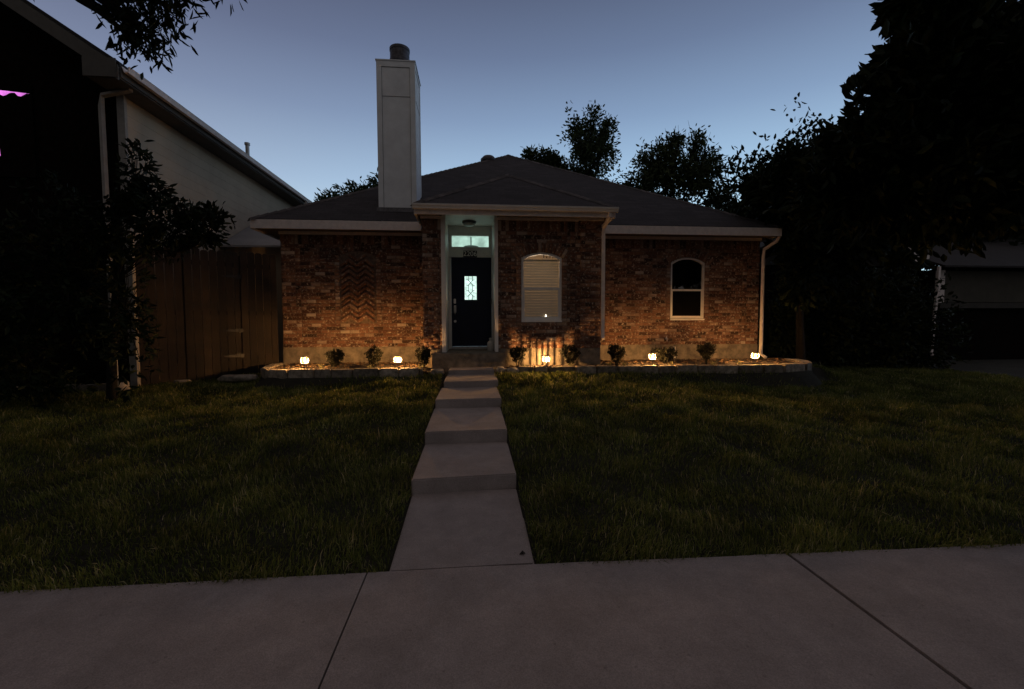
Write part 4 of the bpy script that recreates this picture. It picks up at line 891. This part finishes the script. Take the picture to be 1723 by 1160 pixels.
mb = MB(); mb.add([(x, y, z) for y in (12.98, 13.02) for x, z in ((14.6, 3.66), (12.75, 4.30), (12.72, 4.18), (14.1, 3.47), (14.1, 3.40), (14.6, 3.52))], [(0, 1, 2, 3, 4, 5), (11, 10, 9, 8, 7, 6), (0, 6, 7, 1), (1, 7, 8, 2), (2, 8, 9, 3), (3, 9, 10, 4), (4, 10, 11, 5), (5, 11, 6, 0)]); part(NR, mb, 'rake_board', M['trim'])
mb = MB(); mb.add([(14.65, 13.0, 3.70), (14.65, 20, 3.70), (11.4, 20, 4.85), (11.4, 13.0, 4.85), (8.6, 13.0, 3.7), (8.6, 20, 3.7), (14.65, 13.0, 3.64), (11.4, 13.0, 4.79), (8.6, 13.0, 3.64)], [(0, 1, 2, 3), (3, 2, 5, 4), (0, 3, 7, 6), (3, 4, 8, 7)])
mb.add([(15.2, 13.0, 3.32), (27, 13.0, 3.32), (27, 17, 5.0), (15.2, 17, 5.0), (15.2, 13.0, 3.26), (27, 13.0, 3.26), (27, 17, 4.94), (15.2, 17, 4.94)], [(0, 1, 2, 3), (7, 6, 5, 4), (0, 4, 5, 1), (0, 3, 7, 4)]); part(NR, mb, 'roof', rm)
mb = MB(); mb.prism([(9.4, 3.4), (14.36, 3.4), (11.4, 4.7)], 13.9, 14.0); part(NR, mb, 'gable', ds)
mb = MB(); mb.tube([(14.98, 13.0, 3.28), (14.98, 13.0, 3.1), (14.90, 13.05, .5), (14.86, 12.9, .3)], .05, 4, sq=True); part(NR, mb, 'downspout', M['trim'])
rock((9.5, 7.3, .10), (.13, .06, .045), 'small white stone lying alone on the dark grass at the far right')

# ---------------------------------------------------------------- small plants in the beds
def shrub(x, y, h, r, seed, label, shape='ball', n=170):
    t = thing('round_shrub', label, 'shrub', (x, y, .62), 0, 'small clipped shrubs in the beds')
    if shape == 'cone': bl = [(0, 0, h*.86, r, r, h*.16), (0, 0, h*.68, r*.8, r*.8, h*.16), (0, 0, h*.48, r*.55, r*.55, h*.16)]
    else: bl = [(0, 0, h*.72, r, r, h*.30), (0, 0, h*.42, r*.6, r*.6, h*.22)]
    V, F, r_, tips = crown(bl, n, 10, .042, .02, seed, .03, 0, .9); np_mesh('foliage', V, F, M['leaf_shrub'], t, r_)
    mb = MB(); rg = random.Random(seed)
    for k in range(7):
        a = rg.uniform(0, 6.3); e = r*.6*rg.random(); mb.tube([(0.02*math.cos(a), .02*math.sin(a), -.03), (.03*math.cos(a), .03*math.sin(a), h*.3), (e*math.cos(a), e*math.sin(a), h*.75)], [.007, .006, .003], 5)
    mb.build('stem', M['bark'], t)
shrub(-2.72, 8.95, .37, .16, 31, 'small dark shrub between the leftmost path light and the next shrub')
shrub(-1.97, 9.0, .40, .15, 32, 'small dark shrub left of the path light nearest the front steps')
shrub(-.97, 8.75, .42, .14, 33, 'round dark shrub beside the left edge of the porch slab')
shrub(.89, 8.72, .41, .17, 34, 'top-heavy dark shrub beside the right edge of the porch slab', 'cone')
shrub(1.95, 8.72, .42, .18, 35, 'dark bushy shrub right of the light under the window with blinds')
shrub(3.0, 8.95, .42, .17, 36, 'dark shrub just right of the bay downspout')
shrub(4.15, 9.2, .34, .26, 37, 'wide low dark shrub right of the light between the two windows', n=260)
shrub(4.97, 8.95, .43, .18, 38, 'top-heavy dark shrub below the dark arched window', 'cone')
def tuft(x, y, seed, label, n=26, h=.17):
    t = thing('grass_tuft', label, 'plant', (x, y, .60), 0, 'pale grassy tufts in the beds')
    rg = random.Random(seed); mb = MB()
    for k in range(n):
        a = rg.uniform(0, 6.3); l = h*rg.uniform(.6, 1.1); d = l*rg.uniform(.2, .75); s_ = Vector((-math.sin(a), math.cos(a), 0))*.004; b0 = Vector((rg.gauss(0, .02), rg.gauss(0, .02), 0)); dr = Vector((math.cos(a), math.sin(a), 0))
        p1 = b0+dr*d*.3+Vector((0, 0, l*.6)); p2 = b0+dr*d+Vector((0, 0, l*rg.uniform(.7, 1)))
        mb.add([b0+s_, b0-s_, p1-s_, p1+s_, p2], [(0, 1, 2, 3), (3, 2, 4)], rg.random())
    mb.build('leaves', M['tuft'], t)
M['tuft'] = ramp_mat('pale_grass_leaf', [(0, (.10, .11, .04)), (1, (.36, .33, .17))], .6, bump=0, transl=.3)
tuft(-2.92, 8.72, 41, 'pale spiky tuft right of the leftmost path light', 34); tuft(-1.98, 8.70, 42, 'pale spiky tuft in front of the shrub left of the steps light'); tuft(-1.02, 8.62, 43, 'short pale tuft at the foot of the shrub beside the porch')
tuft(1.02, 8.60, 44, 'pale tuft between the porch shrub and the light under the window'); tuft(1.93, 8.52, 45, 'pale spiky tuft right of the light under the window', 30); tuft(2.72, 8.6, 46, 'pale tuft at the foot of the bay downspout'); tuft(3.05, 8.60, 47, 'pale tuft in front of the shrub near the bay downspout')
tuft(4.06, 8.66, 48, 'pale tuft just right of the light between the windows'); tuft(4.95, 8.66, 49, 'pale tuft in front of the shrub under the dark window'); tuft(5.55, 8.7, 50, 'pale upright tuft left of the rightmost path light')
# jug on the porch
jg = thing('white_jug', 'small pale jug with a short neck standing at the right of the doorway', 'jug', (.375, 9.35, .93))
mb = MB(); mb.lathe((0, 0, 0), [(.055, 0), (.066, .01), (.068, .15), (.062, .185), (.03, .215), (.024, .22), (.024, .25)], 20); mb.build('body', M['ceramic'], jg, smooth=True)
mb = MB(); mb.lathe((0, 0, .245), [(.032, 0), (.034, .02), (.022, .032), (.005, .034)], 16); mb.build('lid', M['ceramic'], jg, smooth=True)
mb = MB(); mb.tube([(.028, 0, .235), (.06, 0, .235), (.075, 0, .205), (.066, 0, .17)], .007, 6); mb.build('handle', M['ceramic'], jg, smooth=True)

# ---------------------------------------------------------------- grass
def grass():
    rg = np.random.default_rng(99); N0 = 800000
    x = rg.uniform(-9.5, 12.5, N0); y = 2.725-.02*np.clip(x-.4, 0, 9)+(rg.uniform(0, 1, N0)**1.2)*9.4
    left = -1.02*y-.9; right = 1.33*y+1.2
    ok = (x > left) & (x < right)
    ok &= ~((x > -.56) & (x < .405) & (y < 8.6))
    bl = np.where((x > -4.0) & (x < 7.55), bed_line(np.clip(x, -4.1, 7.28)), np.where(x > 0, 12.3, np.where(x < -6.2, 8.5, 8.7+(x+6.2)*.7))); ok &= (y < bl-.02)
    bank = (.9-np.abs(np.clip((x-1.7)/5.4, -1, 1)))*1.2; ok &= (y < bl-.36) | (rg.uniform(0, 1, N0) < bank) | (x < -4.3) | (x > 7.8)
    cl = np.sin(x*5.1+1.3*np.sin(y*3.7))*np.sin(y*6.3+1.1*np.sin(x*4.3))
    ok &= rg.uniform(0, 1, N0) < (.72+.28*cl)
    x, y, cl = x[ok], y[ok], cl[ok]; n = len(x); z = zt(x, y)-.004
    # coarse drifts make the turf lie over in patches
    a = np.sin(x*1.9+y*1.1)*2.2+np.sin(y*3.1-x*1.3)*1.6+rg.normal(0, 1.15, n)
    L_ = rg.uniform(.03, .088, n)*(1+.30*cl)*np.where(rg.uniform(0, 1, n) < .03, 1.6, 1); lean = np.clip(rg.normal(.75, .3, n), .1, 1.4)
    W_ = rg.uniform(.0022, .0044, n)*np.clip(y/5, .8, 1.6)
    dx, dy = np.cos(a), np.sin(a); px, py = -dy, dx
    b = np.stack([x, y, z], 1); D = np.stack([dx, dy, np.zeros(n)], 1); S = np.stack([px, py, rg.normal(0, .3, n)], 1)
    m_ = b+D*(L_*np.sin(lean*.5)*.55)[:, None]; m_[:, 2] += L_*np.cos(lean*.5)*.6
    t = m_+D*(L_*np.sin(lean*1.25)*.5)[:, None]; t[:, 2] += L_*np.cos(lean*1.25)*.45
    w_ = W_[:, None]
    V = np.stack([b-S*w_, b+S*w_, m_+S*w_*.8, m_-S*w_*.8, t], 1).reshape(-1, 3)
    i = np.arange(n)[:, None]*5
    F = np.concatenate([i+[0, 1, 2], i+[0, 2, 3], i+[3, 2, 4]], 0)
    r_ = np.clip(rg.uniform(0, 1, n)*.7+.18+.12*cl, 0, 1); dead = rg.uniform(0, 1, n) < .07; r_ = np.where(dead, rg.uniform(.9, 1, n), np.minimum(r_, .86))
    tag(np_mesh('lawn_grass', V, F, M['grass'], None, np.repeat(r_, 5)), 'shaggy green lawn grass on both sides of the front path', 'grass', kind='stuff')
grass()
# a fallen leaf on the path
mb = MB(); mb.add([(.30, 2.86, .002), (.325, 2.85, .014), (.345, 2.87, .003), (.325, 2.89, .012)], [(0, 1, 3), (1, 2, 3)]); mb.add([(.30, 2.86, -.0), (.345, 2.87, 0), (.325, 2.89, .002)], [(0, 1, 2)])
tag(mb.build('fallen_leaf', M['bark']), 'small dark fallen leaf on the bottom slab of the front path', 'leaf')

hg = thing('hedge', 'tall black leafy hedge added to darken the gap under the big right tree', 'hedge', (11, 11.5, 0))  # added hedge, blackens the gap behind the tree trunk
V, F, r_, _ = crown([(-2.3, 0, 1.2, 1.1, .6, 1.5), (-1.0, .1, 1.3, 1.1, .7, 1.6), (.4, 0, 1.25, 1.1, .7, 1.5), (1.6, .2, 1.2, 1, .7, 1.5)], 1500, 10, .15, .07, 77, .2, clump=.4); np_mesh('foliage', V, F, M['leaf_dark'], hg, r_)
mb = MB()
for k in range(9): mb.tube([(-2.8+k*.6, 0, -.2), (-2.8+k*.6+random.uniform(-.1, .1), .05, .9), (-2.8+k*.6+random.uniform(-.2, .2), 0, 2)], [.04, .03, .01], 6)
mb.build('stem', M['bark'], hg)
